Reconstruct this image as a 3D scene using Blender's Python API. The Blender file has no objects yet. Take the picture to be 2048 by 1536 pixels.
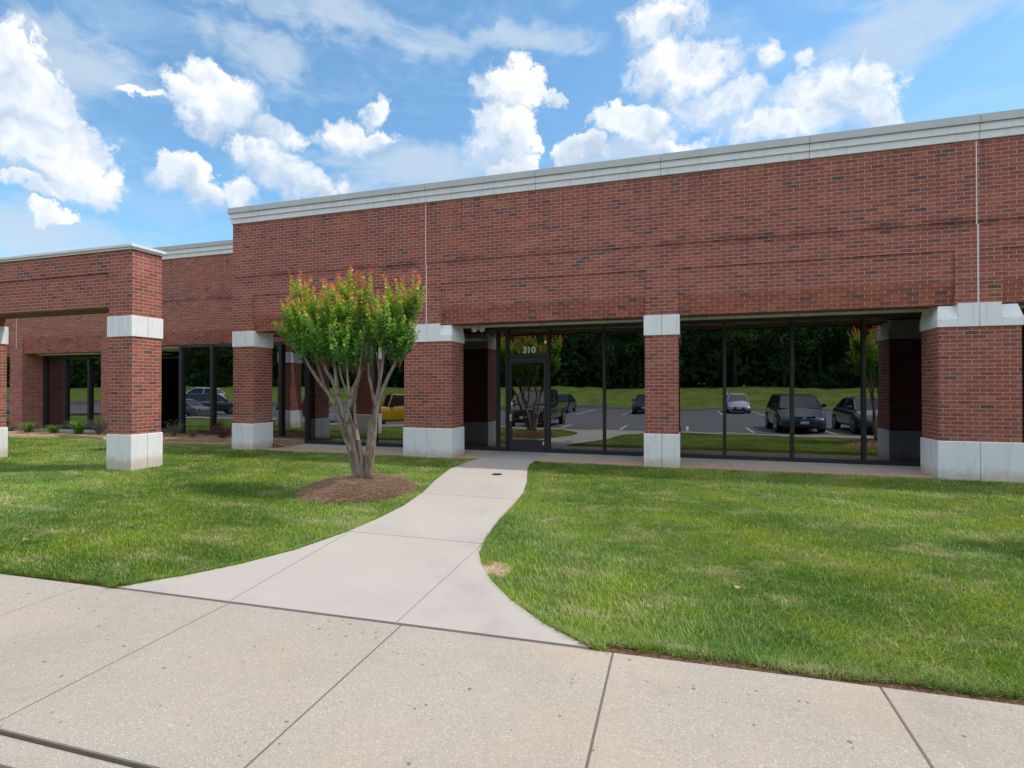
import bpy, bmesh, math, random
import numpy as np
from mathutils import Vector, Matrix
R = math.radians
random.seed(7); rng = np.random.default_rng(7)
S = bpy.context.scene
COL = S.collection

# ------------------------------------------------------------ camera
F, YAW, PITCH, CAMY, CAMZ = 1089.16, .308, .0069, -10.836, 1.507
cd = bpy.data.cameras.new("camera"); cam = bpy.data.objects.new("camera", cd); COL.objects.link(cam)
cd.sensor_width = 36; cd.lens = 36 * F / 2048; cd.clip_end = 3000; cd.clip_start = .05
cam.location = (0, CAMY, CAMZ); cam.rotation_euler = (R(90) + PITCH, 0, YAW)
S.camera = cam
S.render.resolution_x = 1024; S.render.resolution_y = 768

# ------------------------------------------------------------ node expression helper
class NT:
    def __init__(s, nt): s.nt = nt
    def m(s, op, *a, clamp=False):
        n = s.nt.nodes.new('ShaderNodeMath'); n.operation = op; n.use_clamp = clamp
        for i, v in enumerate(a):
            if isinstance(v, (int, float)): n.inputs[i].default_value = v
            else: s.nt.links.new(v, n.inputs[i])
        return n.outputs[0]
    def v(s, op, *a, out=0):
        n = s.nt.nodes.new('ShaderNodeVectorMath'); n.operation = op
        for i, x in enumerate(a):
            if x is None: continue
            if isinstance(x, (tuple, list)): n.inputs[i].default_value = x
            elif isinstance(x, (int, float)): n.inputs[3].default_value = x
            else: s.nt.links.new(x, n.inputs[i])
        return n.outputs[out]
    def scale(s, a, k):
        n = s.nt.nodes.new('ShaderNodeVectorMath'); n.operation = 'SCALE'; s.nt.links.new(a, n.inputs[0])
        if isinstance(k, (int, float)): n.inputs[3].default_value = k
        else: s.nt.links.new(k, n.inputs[3])
        return n.outputs[0]
    def noise(s, vec, scale, det=4, rough=.55, out='Fac', dist=0):
        n = s.nt.nodes.new('ShaderNodeTexNoise'); n.inputs['Scale'].default_value = scale
        n.inputs['Detail'].default_value = det; n.inputs['Roughness'].default_value = rough; n.inputs['Distortion'].default_value = dist
        if vec is not None: s.nt.links.new(vec, n.inputs['Vector'])
        return n.outputs[out]
    def vor(s, vec, scale, feat='F1', out='Distance', rnd=1):
        n = s.nt.nodes.new('ShaderNodeTexVoronoi'); n.feature = feat; n.inputs['Scale'].default_value = scale
        n.inputs['Randomness'].default_value = rnd
        s.nt.links.new(vec, n.inputs['Vector']); return n.outputs[out]
    def white(s, vec, out='Value'):
        n = s.nt.nodes.new('ShaderNodeTexWhiteNoise'); n.noise_dimensions = '3D'
        s.nt.links.new(vec, n.inputs['Vector']); return n.outputs[out]
    def comb(s, x, y, z):
        n = s.nt.nodes.new('ShaderNodeCombineXYZ')
        for i, v in enumerate((x, y, z)):
            if isinstance(v, (int, float)): n.inputs[i].default_value = v
            else: s.nt.links.new(v, n.inputs[i])
        return n.outputs[0]
    def sep(s, v):
        n = s.nt.nodes.new('ShaderNodeSeparateXYZ'); s.nt.links.new(v, n.inputs[0]); return n.outputs
    def mix(s, f, a, b, mode='MIX'):
        n = s.nt.nodes.new('ShaderNodeMix'); n.data_type = 'RGBA'; n.blend_type = mode
        for k, v in ((0, f), (6, a), (7, b)):
            if isinstance(v, (int, float)): n.inputs[k].default_value = v
            elif isinstance(v, (tuple, list)): n.inputs[k].default_value = (*v[:3], 1)
            else: s.nt.links.new(v, n.inputs[k])
        return n.outputs[2]
    def ss(s, x, a, b, c=0., d=1.):
        n = s.nt.nodes.new('ShaderNodeMapRange'); n.interpolation_type = 'SMOOTHSTEP'
        for i, v in enumerate((x, a, b, c, d)):
            if isinstance(v, (int, float)): n.inputs[i].default_value = v
            else: s.nt.links.new(v, n.inputs[i])
        return n.outputs[0]
    def ramp(s, f, stops, const=False):
        n = s.nt.nodes.new('ShaderNodeValToRGB'); e = n.color_ramp.elements
        if const: n.color_ramp.interpolation = 'CONSTANT'
        while len(e) < len(stops): e.new(.5)
        for i, (p, c) in enumerate(stops): e[i].position = p; e[i].color = (*c, 1)
        s.nt.links.new(f, n.inputs[0]); return n.outputs[0]
    def bump(s, h, strength, dist=.01):
        n = s.nt.nodes.new('ShaderNodeBump'); n.inputs['Strength'].default_value = strength; n.inputs['Distance'].default_value = dist
        s.nt.links.new(h, n.inputs['Height']); return n.outputs[0]

# ------------------------------------------------------------ world and sun
SUN = Vector((.55, .18, 1.0)).normalized()
el = math.asin(SUN.z); az = math.atan2(SUN.x, SUN.y)
W = bpy.data.worlds.new("World"); S.world = W; W.use_nodes = True
nt = W.node_tree; nt.nodes.clear(); N = NT(nt)
sky = nt.nodes.new('ShaderNodeTexSky'); sky.sky_type = 'NISHITA'; sky.sun_disc = False
sky.sun_elevation = el; sky.sun_rotation = az; sky.altitude = 200; sky.air_density = 1.0; sky.dust_density = .6; sky.ozone_density = 1.5
tc = nt.nodes.new('ShaderNodeTexCoord'); D0 = tc.outputs['Generated']
SKYK = .132
skyc = N.v('MULTIPLY', N.scale(sky.outputs[0], SKYK), (.80, 1.10, 1.13))
def pixdir(px, py):
    fx = Vector((-math.sin(YAW), math.cos(YAW), 0)); r = Vector((math.cos(YAW), math.sin(YAW), 0)); u = Vector((0, 0, 1))
    fw = fx * math.cos(PITCH) + u * math.sin(PITCH); up = -fx * math.sin(PITCH) + u * math.cos(PITCH)
    return (fw + r * (px - 1024) / F + up * (768 - py) / F).normalized()
def azel(px, py):
    d = pixdir(px, py); return math.atan2(d.x, d.y), math.asin(d.z)
# warped direction gives the billowing outlines
w1 = N.v('SUBTRACT', N.noise(D0, 9, 3, .5, 'Color'), (.5, .5, .5))
w2 = N.v('SUBTRACT', N.noise(D0, 34, 5, .6, 'Color'), (.5, .5, .5))
DW = N.v('ADD', D0, N.v('ADD', N.scale(w1, .10), N.scale(w2, .045)))
sx, sy, sz = N.sep(DW)
AZ = N.m('ARCTAN2', sx, sy); EL = N.m('ARCSINE', sz)
def blob(px, py, rx, ry):
    a0, e0 = azel(px, py); a1, _ = azel(px - rx, py); a2, _ = azel(px + rx, py)
    _, e1 = azel(px, py + ry); _, e2 = azel(px, py - ry)
    ra = abs(a2 - a1) / 2 * 1.24; re = abs(e2 - e1) / 2 * 1.24
    x = N.m('MULTIPLY', N.m('SUBTRACT', AZ, a0), 1 / ra); y = N.m('MULTIPLY', N.m('SUBTRACT', EL, e0), 1 / re)
    return N.m('SUBTRACT', 1, N.m('ADD', N.m('MULTIPLY', x, x), N.m('MULTIPLY', y, y))), N.m('ADD', y, N.m('MULTIPLY', x, .35))
def union(bl, hgt=False):
    f = None; yv = None
    for b in bl:
        q, y = blob(*b)
        if f is None: f = q; yv = y
        else:
            if hgt: yv = N.m('ADD', yv, N.m('MULTIPLY', N.m('SUBTRACT', y, yv), N.ss(N.m('SUBTRACT', q, f), -.35, .35)))
            f = N.m('SMOOTH_MAX', f, q, .35)
    return (f, yv) if hgt else f
hard, YV = union([(50, 215, 125, 110), (110, 300, 110, 60), (10, 130, 60, 60), (150, 365, 95, 50), (60, 392, 60, 20), (105, 440, 52, 18), (40, 300, 80, 60),
    (425, 215, 100, 75), (405, 150, 35, 32), (545, 262, 80, 36), (690, 272, 85, 32), (735, 225, 34, 26), (290, 207, 38, 13),
    (540, 330, 70, 55), (605, 372, 70, 42), (470, 310, 24, 26), (365, 370, 62, 42), (470, 385, 45, 30),
    (1015, 190, 62, 55), (1005, 275, 66, 60), (1025, 335, 40, 30), (1112, 195, 34, 13), (1152, 318, 58, 26),
    (1320, 45, 78, 65), (1365, 150, 95, 75), (1275, 265, 80, 45), (1440, 215, 110, 60), (1650, 205, 140, 75), (1560, 265, 150, 40),
    (1735, 240, 66, 50), (1515, 100, 34, 44), (1605, 100, 22, 30), (1345, 300, 60, 20)], True)
YV = N.m('MINIMUM', N.m('MAXIMUM', YV, -1.2), 1.2)
edge = N.m('SUBTRACT', N.noise(DW, 46, 5, .62), .5)
puff = N.m('SUBTRACT', .42, N.vor(DW, 26))
H = N.m('ADD', hard, N.m('ADD', N.m('MULTIPLY', edge, 1.5), N.m('MULTIPLY', puff, .55)))
hmask = N.ss(H, -.05, N.m('ADD', N.ss(N.noise(DW, 5, 2, .5), .4, .62, .30, .9), N.ss(YV, .3, -.9, 0, .6)))
# thin veils
dz = N.v('MULTIPLY', D0, (3.0, 3.0, 9.0))
soft = union([(600, 10, 225, 40), (1850, 40, 240, 70), (520, 95, 85, 50), (840, 345, 190, 50), (110, 470, 220, 45), (640, 380, 120, 30), (1250, 330, 120, 30), (150, 130, 150, 60), (1000, 90, 170, 35)])
wisp = N.noise(dz, 2.2, 6, .62, dist=.6)
smask = N.m('MULTIPLY', N.ss(N.m('ADD', soft, N.m('MULTIPLY', N.m('SUBTRACT', wisp, .5), 3.0)), -.3, 1.2), .72)
haze = N.m('MULTIPLY', N.ss(wisp, .42, .78), .45)
# broken cloud over the rest of the sky (away from the view)
ctr = pixdir(1024, 300)
dot = N.v('DOT_PRODUCT', D0, tuple(ctr), out=1)
rest = N.m('MULTIPLY', N.ss(dot, .72, .50), N.ss(N.noise(D0, 3.2, 6, .6), .42, .56))
# relief lighting: density here against density a step towards the sun
st = (SUN * .022)
DS = N.v('ADD', DW, tuple(st))
rel = N.m('SUBTRACT', N.noise(DW, 13, 4, .5), N.noise(DS, 13, 4, .5))
big = N.noise(DW, 7, 2, .5)
lum = N.m('ADD', N.m('ADD', .83, N.m('MULTIPLY', YV, .19)), N.m('ADD', N.m('MULTIPLY', rel, 1.15), N.m('MULTIPLY', N.m('SUBTRACT', big, .5), .45)))
lum = N.m('MINIMUM', N.m('MAXIMUM', lum, .56), 1.0)
ccol = N.ramp(lum, [(0, (.36, .44, .54)), (.58, (.40, .48, .59)), (.74, (.52, .59, .68)), (.88, (.64, .68, .73)), (1.0, (.74, .74, .735))])
c1 = N.mix(haze, skyc, (.40, .54, .70))
c2 = N.mix(smask, c1, (.44, .52, .61))
c3 = N.mix(rest, c2, N.scale(ccol, 1.85))
c4 = N.mix(hmask, c3, ccol)
bg = nt.nodes.new('ShaderNodeBackground'); bg.inputs[1].default_value = 1.0
nt.links.new(c4, bg.inputs[0])
wo = nt.nodes.new('ShaderNodeOutputWorld'); nt.links.new(bg.outputs[0], wo.inputs[0])
W.cycles.sampling_method = 'MANUAL'; W.cycles.sample_map_resolution = 1024

sd = bpy.data.lights.new("sun", 'SUN'); sd.energy = 2.3; sd.angle = R(1.2); sd.color = (1, .95, .87)
so = bpy.data.objects.new("sun", sd); COL.objects.link(so); so.rotation_euler = (-SUN).to_track_quat('-Z', 'Y').to_euler(); so.location = (10, 5, 30)
S.view_settings.view_transform = 'Standard'; S.view_settings.look = 'None'; S.view_settings.gamma = 1
S.view_settings.exposure = 0.5
S.view_settings.use_curve_mapping = False
S.render.engine = 'CYCLES'
S.cycles.max_bounces = 8; S.cycles.transparent_max_bounces = 12; S.cycles.glossy_bounces = 4; S.cycles.diffuse_bounces = 4

# ------------------------------------------------------------ object helpers
def tag(o, label=None, cat=None, group=None, kind=None):
    if label: o['label'] = label
    if cat: o['category'] = cat
    if group: o['group'] = group
    if kind: o['kind'] = kind
    return o
def thing(name, label, cat, loc=(0, 0, 0), rz=0, group=None):
    o = bpy.data.objects.new(name, None); COL.objects.link(o); o.location = loc; o.rotation_euler = (0, 0, rz); o.empty_display_size = .2
    return tag(o, label, cat, group)
WORLDLOC = {}
def wl(p):
    v = Vector((0, 0, 0))
    while p is not None: v += p.location; p = p.parent
    return v
class MB:
    """collects shapes in world coordinates; build() makes one mesh object"""
    def __init__(s): s.bm = bmesh.new()
    def box(s, x0, y0, z0, x1, y1, z1, bev=0, seg=2):
        r = bmesh.ops.create_cube(s.bm, size=1)
        vs = r['verts']
        for v in vs:
            v.co = Vector(((x0 + x1) / 2 + v.co.x * abs(x1 - x0), (y0 + y1) / 2 + v.co.y * abs(y1 - y0), (z0 + z1) / 2 + v.co.z * abs(z1 - z0)))
        if bev:
            es = list({e for v in vs for e in v.link_edges})
            bmesh.ops.bevel(s.bm, geom=es, offset=bev, segments=seg, affect='EDGES', profile=.5)
        return s
    def prism(s, pts, z0, z1, bev=0):
        """polygon pts (x,y) counterclockwise; z may be function"""
        zf0 = z0 if callable(z0) else (lambda x, y: z0); zf1 = z1 if callable(z1) else (lambda x, y: z1)
        b = [s.bm.verts.new((x, y, zf0(x, y))) for x, y in pts]; t = [s.bm.verts.new((x, y, zf1(x, y))) for x, y in pts]
        n = len(pts); f = s.bm.faces.new(t); s.bm.faces.new(b[::-1])
        for i in range(n): s.bm.faces.new((b[i], b[(i + 1) % n], t[(i + 1) % n], t[i]))
        if bev: bmesh.ops.bevel(s.bm, geom=list(f.edges), offset=bev, segments=2, affect='EDGES')
        return s
    def hull(s, pts8):
        """8 points: bottom 4, top 4"""
        v = [s.bm.verts.new(p) for p in pts8]
        for q in ((3, 2, 1, 0), (4, 5, 6, 7), (0, 1, 5, 4), (1, 2, 6, 5), (2, 3, 7, 6), (3, 0, 4, 7)): s.bm.faces.new([v[i] for i in q])
        return s
    def cyl(s, p0, p1, r0, r1=None, n=12, cap=True):
        r1 = r0 if r1 is None else r1
        p0 = Vector(p0); p1 = Vector(p1); d = (p1 - p0)
        q = d.to_track_quat('Z', 'Y')
        a = [s.bm.verts.new(p0 + q @ Vector((math.cos(t) * r0, math.sin(t) * r0, 0))) for t in [2 * math.pi * i / n for i in range(n)]]
        b = [s.bm.verts.new(p1 + q @ Vector((math.cos(t) * r1, math.sin(t) * r1, 0))) for t in [2 * math.pi * i / n for i in range(n)]]
        for i in range(n): s.bm.faces.new((a[i], a[(i + 1) % n], b[(i + 1) % n], b[i]))
        if cap: s.bm.faces.new(a[::-1]); s.bm.faces.new(b)
        return s
    def tube(s, pts, rad, n=8):
        pts = [Vector(p) for p in pts]; rings = []; prev = None
        for i, p in enumerate(pts):
            d = (pts[min(i + 1, len(pts) - 1)] - pts[max(i - 1, 0)]).normalized()
            x = Vector((1, 0, 0)) if prev is None else prev
            x = (x - d * x.dot(d)).normalized(); y = d.cross(x); prev = x
            r = rad[i] if hasattr(rad, '__len__') else rad
            rings.append([s.bm.verts.new(p + (x * math.cos(t) + y * math.sin(t)) * r * (1 + .1 * math.sin(3 * t + i))) for t in [2 * math.pi * k / n for k in range(n)]])
        for a, b in zip(rings, rings[1:]):
            for k in range(n): s.bm.faces.new((a[k], a[(k + 1) % n], b[(k + 1) % n], b[k]))
        s.bm.faces.new(rings[0][::-1]); s.bm.faces.new(rings[-1]); return s
    def sph(s, c, r, n=12, sc=(1, 1, 1)):
        q = bmesh.ops.create_uvsphere(s.bm, u_segments=n, v_segments=n // 2 + 2, radius=r)
        for v in q['verts']: v.co = Vector(c) + Vector((v.co.x * sc[0], v.co.y * sc[1], v.co.z * sc[2]))
        return s
    def build(s, name, mat, parent=None, smooth=False, label=None, local=False):
        me = bpy.data.meshes.new(name)
        bmesh.ops.recalc_face_normals(s.bm, faces=s.bm.faces)
        if parent is not None and not local:
            off = wl(parent)
            for v in s.bm.verts: v.co -= off
        s.bm.to_mesh(me); s.bm.free()
        if smooth: me.polygons.foreach_set('use_smooth', [True] * len(me.polygons))
        o = bpy.data.objects.new(name, me); COL.objects.link(o); me.materials.append(mat)
        if parent is not None: o.parent = parent
        if label: o['label'] = label
        return o
def copy_tree(o, parent=None):
    c = o.copy(); COL.objects.link(c); c.parent = parent
    for ch in list(o.children): copy_tree(ch, c)
    return c

# ------------------------------------------------------------ materials
def newmat(name):
    m = bpy.data.materials.new(name); m.use_nodes = True; nt = m.node_tree
    b = nt.nodes['Principled BSDF']; return m, NT(nt), b, nt
def setin(nt, b, k, v):
    if isinstance(v, (int, float)): b.inputs[k].default_value = v
    elif isinstance(v, (tuple, list)): b.inputs[k].default_value = (*v[:3], 1)
    else: nt.links.new(v, b.inputs[k])
def simple(name, col, rough=.6, metal=0, spec=.5, nz=.12, ns=20, bump=0, bs=60, coat=0):
    m, N, b, nt = newmat(name)
    g = nt.nodes.new('ShaderNodeNewGeometry').outputs['Position']
    n = N.noise(g, ns, 4, .6)
    k = N.m('ADD', 1 - nz / 1, N.m('MULTIPLY', n, 2 * nz))
    setin(nt, b, 'Base Color', N.scale(N.mix(0, col, col), k))
    b.inputs['Roughness'].default_value = rough; b.inputs['Metallic'].default_value = metal
    b.inputs['Specular IOR Level'].default_value = spec
    if coat: b.inputs['Coat Weight'].default_value = coat; b.inputs['Coat Roughness'].default_value = .05
    if bump: setin(nt, b, 'Normal', N.bump(N.noise(g, bs, 4, .6), bump, .005))
    return m
BH, BL = .0677, .2032
def brick_mat(name, hmortar=True, warm=0.0, shade=1.0):
    m, N, b, nt = newmat(name)
    geo = nt.nodes.new('ShaderNodeNewGeometry'); P = geo.outputs['Position']; x, y, z = N.sep(P); nx, ny, nz_ = N.sep(geo.outputs['Normal'])
    side = N.m('GREATER_THAN', N.m('ABSOLUTE', nx), .5)
    wob = N.m('MULTIPLY', N.m('SUBTRACT', N.noise(P, 3, 2), .5), .008)
    u = N.m('ADD', N.m('ADD', N.m('MULTIPLY', x, N.m('SUBTRACT', 1, side)), N.m('MULTIPLY', y, side)), 100.0 + .045)
    v = N.m('ADD', N.m('DIVIDE', N.m('ADD', N.m('SUBTRACT', z, .622), wob), BH), 100)
    row = N.m('FLOOR', v); fv = N.m('FRACT', v)
    uo = N.m('DIVIDE', N.m('ADD', u, N.m('MULTIPLY', N.m('MODULO', row, 2), BL / 2)), BL)
    col = N.m('FLOOR', uo); fu = N.m('FRACT', uo)
    def band(f, w, s):
        a = N.m('MINIMUM', f, N.m('SUBTRACT', 1, f)); return N.ss(a, w - s, w + s)
    mv = band(fv, .075, .03) if hmortar else 1.0
    mask = N.m('MULTIPLY', band(fu, .027, .01), mv)
    rv = N.comb(col, row, N.m('ADD', side, .5)); r = N.white(rv); r2 = N.white(N.v('ADD', rv, (7.3, 1.7, 3.1)))
    bc = N.ramp(r, [(0, (.262, .088, .066)), (.30, (.290, .098, .070)), (.55, (.240, .082, .062)), (.72, (.310, .106, .072)), (.82, (.315, .128, .082)), (.88, (.185, .078, .066)), (.94, (.130, .074, .070)), (.97, (.170, .084, .070))], True)
    nn = N.noise(P, 55, 4, .65); n2 = N.noise(P, .9, 3, .6)
    k = N.m('MULTIPLY', N.m('ADD', .68, N.m('MULTIPLY', nn, .76)), N.m('ADD', .86, N.m('MULTIPLY', n2, .28)))
    k = N.m('MULTIPLY', k, N.m('ADD', .90, N.m('MULTIPLY', r2, .2)))
    bc = N.v('MULTIPLY', N.scale(bc, N.m('MULTIPLY', k, shade)), (1.06, .96, .97))
    if warm: bc = N.mix(warm, bc, N.scale(bc, 1.0)); bc = N.v('MULTIPLY', bc, (1.0, 1.03, .96))
    mc = N.scale(N.mix(N.noise(P, 5, 3), (.44, .25, .20), (.60, .39, .33)), N.m('MULTIPLY', N.m('ADD', .8, N.m('MULTIPLY', nn, .4)), shade))
    # pale lime bloom in patches
    bloom = N.m('MULTIPLY', N.ss(N.noise(P, 1.7, 5, .65), .62, .85), .25)
    c = N.mix(mask, mc, bc); c = N.mix(bloom, c, (.42, .30, .27))
    # run-off streaks below the coping, patchy grime on the projecting line
    stk = N.m('MULTIPLY', N.ss(N.noise(N.v('MULTIPLY', P, (5, 5, .30)), 1.6, 4, .6), .46, .70), N.ss(z, 4.3, 5.7))
    c = N.scale(c, N.m('SUBTRACT', 1, N.m('MULTIPLY', stk, .30)))
    gr = N.m('MULTIPLY', N.m('MULTIPLY', N.ss(z, 4.10, 4.2), N.ss(z, 4.40, 4.30)), N.ss(N.noise(P, 1.3, 4, .7), .42, .62))
    c = N.scale(c, N.m('SUBTRACT', 1, N.m('MULTIPLY', gr, .38)))
    wet = N.m('MULTIPLY', N.ss(z, 1.25, .55), N.ss(N.noise(P, 2.4, 4, .7), .48, .70)); c = N.mix(N.m('MULTIPLY', wet, .30), c, (.40, .30, .27))
    setin(nt, b, 'Base Color', c); b.inputs['Roughness'].default_value = .85; b.inputs['Specular IOR Level'].default_value = .25
    h = N.m('ADD', N.m('MULTIPLY', mask, 1.0), N.m('MULTIPLY', nn, .35))
    setin(nt, b, 'Normal', N.bump(h, .8, .006))
    return m
def stone_mat(name, c0, c1, stain=True, z0=0., rough=.8, sc=1.0):
    m, N, b, nt = newmat(name)
    geo = nt.nodes.new('ShaderNodeNewGeometry'); P = geo.outputs['Position']; x, y, z = N.sep(P)
    a = N.noise(P, 2.2 * sc, 5, .6); st = N.noise(N.v('MULTIPLY', P, (9, 9, 1.2)), 1.5, 4, .6); f = N.noise(P, 90, 4, .7)
    c = N.mix(a, c0, c1)
    c = N.mix(N.m('MULTIPLY', N.ss(st, .48, .75), .30), c, (.42, .42, .41))
    if stain:
        base = N.m('ADD', N.ss(z, z0 + .34, z0 - .02), N.m('MULTIPLY', N.m('SUBTRACT', N.noise(P, 6, 4, .6), .5), .9))
        c = N.mix(N.m('MULTIPLY', N.ss(base, .30, 1.05), .62), c, (.50, .35, .25))
    c = N.scale(c, N.m('ADD', .86, N.m('MULTIPLY', f, .28)))
    setin(nt, b, 'Base Color', c); b.inputs['Roughness'].default_value = rough; b.inputs['Specular IOR Level'].default_value = .3
    setin(nt, b, 'Normal', N.bump(f, .35, .003)); return m

M = {}
M['brick'] = brick_mat('red_brick'); M['brick_step'] = brick_mat('corbel_brick', False, .5, .99)
M['stone'] = stone_mat('cast_stone', (.765, .75, .752), (.86, .845, .845))
M['coping'] = stone_mat('coping_stone', (.70, .685, .69), (.80, .785, .785), False)
M['coping_top'] = stone_mat('grey_coping', (.42, .42, .415), (.54, .54, .52), False)  # greyer, darker stone than the lower coping bands; also covers the roofs
M['caulk'] = simple('caulk', (.72, .64, .63), .7)
M['frame'] = simple('dark_bronze_metal', (.034, .031, .032), .42, .3, nz=.1)
M['door_metal'] = simple('dark_door_metal', (.038, .037, .050), .40, .3, nz=.08)
M['soffit'] = simple('soffit_paint', (.84, .83, .70), .8, nz=.03, ns=2)
M['lintel'] = simple('lintel_steel', (.035, .03, .032), .5, .4)
M['white_vinyl'] = simple('white_vinyl', (.8, .82, .78), .5, nz=.02)
M['lamp_white'] = simple('lamp_white', (.75, .74, .70), .35, nz=.04)
M['chrome'] = simple('bright_metal', (.7, .7, .7), .2, 1.0, nz=.05)
M['black'] = simple('black_plastic', (.012, .012, .014), .5, nz=.1)
M['carpet'] = simple('carpet', (.10, .10, .11), .95)
M['room_wall'] = simple('room_wall', (.35, .33, .28), .9, nz=.05, ns=2)
M['wood'] = simple('wood_panel', (.24, .12, .06), .6, nz=.25, ns=6)
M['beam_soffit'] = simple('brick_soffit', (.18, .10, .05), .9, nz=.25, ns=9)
def glass_mat(name, base=.25, tint=(.10, .095, .09)):
    m, N, b, nt = newmat(name); nt.nodes.remove(b)
    geo = nt.nodes.new('ShaderNodeNewGeometry'); P = geo.outputs['Position']
    bmp = N.bump(N.noise(P, .9, 2, .4), .12, .02)
    g = nt.nodes.new('ShaderNodeBsdfGlossy'); g.inputs['Roughness'].default_value = 0.0; g.inputs['Color'].default_value = (.93, .95, 1, 1); nt.links.new(bmp, g.inputs['Normal'])
    t = nt.nodes.new('ShaderNodeBsdfTransparent'); t.inputs['Color'].default_value = (*tint, 1)
    fr = nt.nodes.new('ShaderNodeFresnel'); fr.inputs['IOR'].default_value = 1.5
    f = N.m('ADD', base, N.m('MULTIPLY', fr.outputs[0], .8), clamp=True)
    mx = nt.nodes.new('ShaderNodeMixShader'); nt.links.new(f, mx.inputs[0]); nt.links.new(t.outputs[0], mx.inputs[1]); nt.links.new(g.outputs[0], mx.inputs[2])
    nt.links.new(mx.outputs[0], nt.nodes['Material Output'].inputs[0]); return m
M['glass'] = glass_mat('tinted_window_glass')
def emit(name, col, k):
    m, N, b, nt = newmat(name); b.inputs['Base Color'].default_value = (*col, 1); b.inputs['Emission Color'].default_value = (*col, 1); b.inputs['Emission Strength'].default_value = k; return m
M['lit_panel'] = emit('lit_ceiling_panel', (1, .86, .62), 4.0); M['lit_bulb'] = emit('lit_bulb', (1, .78, .45), 30)

def ghz(y): return -.025 * min(max(0, -y), 9.0)
GZ = lambda x, y: ghz(y)

# concrete, asphalt, soil, mulch
def concrete(name, ca, cb, speck=False, stain=None):
    m, N, b, nt = newmat(name); geo = nt.nodes.new('ShaderNodeNewGeometry'); P = geo.outputs['Position']; x, y, z = N.sep(P)
    c = N.mix(N.noise(P, 1.1, 4, .6), ca, cb)
    f = N.noise(P, 150, 3, .7)
    c = N.scale(c, N.m('ADD', .74 if speck else .84, N.m('MULTIPLY', f, .52 if speck else .32)))
    c = N.mix(N.m('MULTIPLY', N.ss(N.noise(P, 3.3, 5, .65), .55, .8), .22), c, (.30, .27, .24))
    h = f
    if speck:
        v1 = N.vor(P, 95); r1 = N.vor(P, 95, out='Color'); rs = N.sep(r1)[0]; c = N.scale(c, N.m('ADD', .93, N.m('MULTIPLY', N.noise(P, 38, 3, .7), .14)))
        white = N.m('MULTIPLY', N.m('LESS_THAN', v1, .34), N.m('GREATER_THAN', rs, .80)); c = N.mix(N.m('MULTIPLY', white, .38), c, (.80, .76, .70))
        tan = N.m('MULTIPLY', N.m('LESS_THAN', v1, .42), N.m('LESS_THAN', rs, .25)); c = N.mix(N.m('MULTIPLY', tan, .5), c, (.22, .17, .12))
        Pd = N.v('ADD', P, N.scale(N.v('SUBTRACT', N.noise(P, 60, 2, .5, 'Color'), (.5, .5, .5)), .02))
        v2 = N.vor(Pd, 24); r2 = N.sep(N.vor(Pd, 24, out='Color'))
        den = N.ss(N.noise(P, 1.3, 3), .38, .75, .95, .80)
        dk = N.m('MULTIPLY', N.m('LESS_THAN', v2, N.m('ADD', .10, N.m('MULTIPLY', r2[1], .18))), N.m('GREATER_THAN', r2[0], den)); c = N.mix(N.m('MULTIPLY', dk, .78), c, (.10, .095, .095))
        c = N.mix(N.m('MULTIPLY', N.ss(N.noise(P, .8, 4, .6), .5, .72), .22), c, (.50, .36, .22))
        h = N.m('SUBTRACT', f, N.m('MULTIPLY', v1, .6))
    blot = N.ss(N.noise(P, .55, 5, .7, dist=.8), .5, .72); c = N.scale(c, N.m('SUBTRACT', 1.03, N.m('MULTIPLY', blot, .13)))
    if stain:
        c = N.mix(N.m('MULTIPLY', N.ss(N.m('ADD', N.m('MULTIPLY', N.noise(P, 2.6, 4, .6), .8), N.ss(y, 1.0, -.1, 0, .55)), .34, .80), .85), c, stain)
    setin(nt, b, 'Base Color', c); b.inputs['Roughness'].default_value = .9; b.inputs['Specular IOR Level'].default_value = .25
    setin(nt, b, 'Normal', N.bump(h, .5, .004)); return m
M['path'] = concrete('smooth_concrete', (.37, .325, .29), (.44, .39, .35))
M['walk'] = concrete('exposed_aggregate', (.315, .268, .222), (.40, .345, .29), True)
M['slab'] = concrete('stained_slab', (.42, .40, .36), (.52, .49, .44), False, (.47, .30, .20))
M['slab_grey'] = concrete('grey_slab', (.34, .33, .31), (.40, .39, .36))
M['joint'] = simple('joint_filler', (.14, .12, .10), .95, nz=.3, ns=40)
M['asphalt'] = concrete('asphalt', (.135, .13, .135), (.17, .165, .17))
M['paint'] = simple('road_paint', (.62, .62, .60), .7, nz=.2, ns=12)
def soil_mat(name, a, b_, sc=30):
    m, N, b, nt = newmat(name); P = nt.nodes.new('ShaderNodeNewGeometry').outputs['Position']
    f = N.noise(P, sc, 6, .75); c = N.mix(N.ss(f, .32, .68), a, b_); setin(nt, b, 'Base Color', c); b.inputs['Roughness'].default_value = 1; b.inputs['Specular IOR Level'].default_value = .1
    setin(nt, b, 'Normal', N.bump(f, .9, .03)); return m
M['soil'] = soil_mat('red_clay_soil', (.05, .022, .012), (.16, .075, .045))
M['mulch'] = soil_mat('pine_straw', (.22, .13, .085), (.78, .55, .38), 38)
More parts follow.
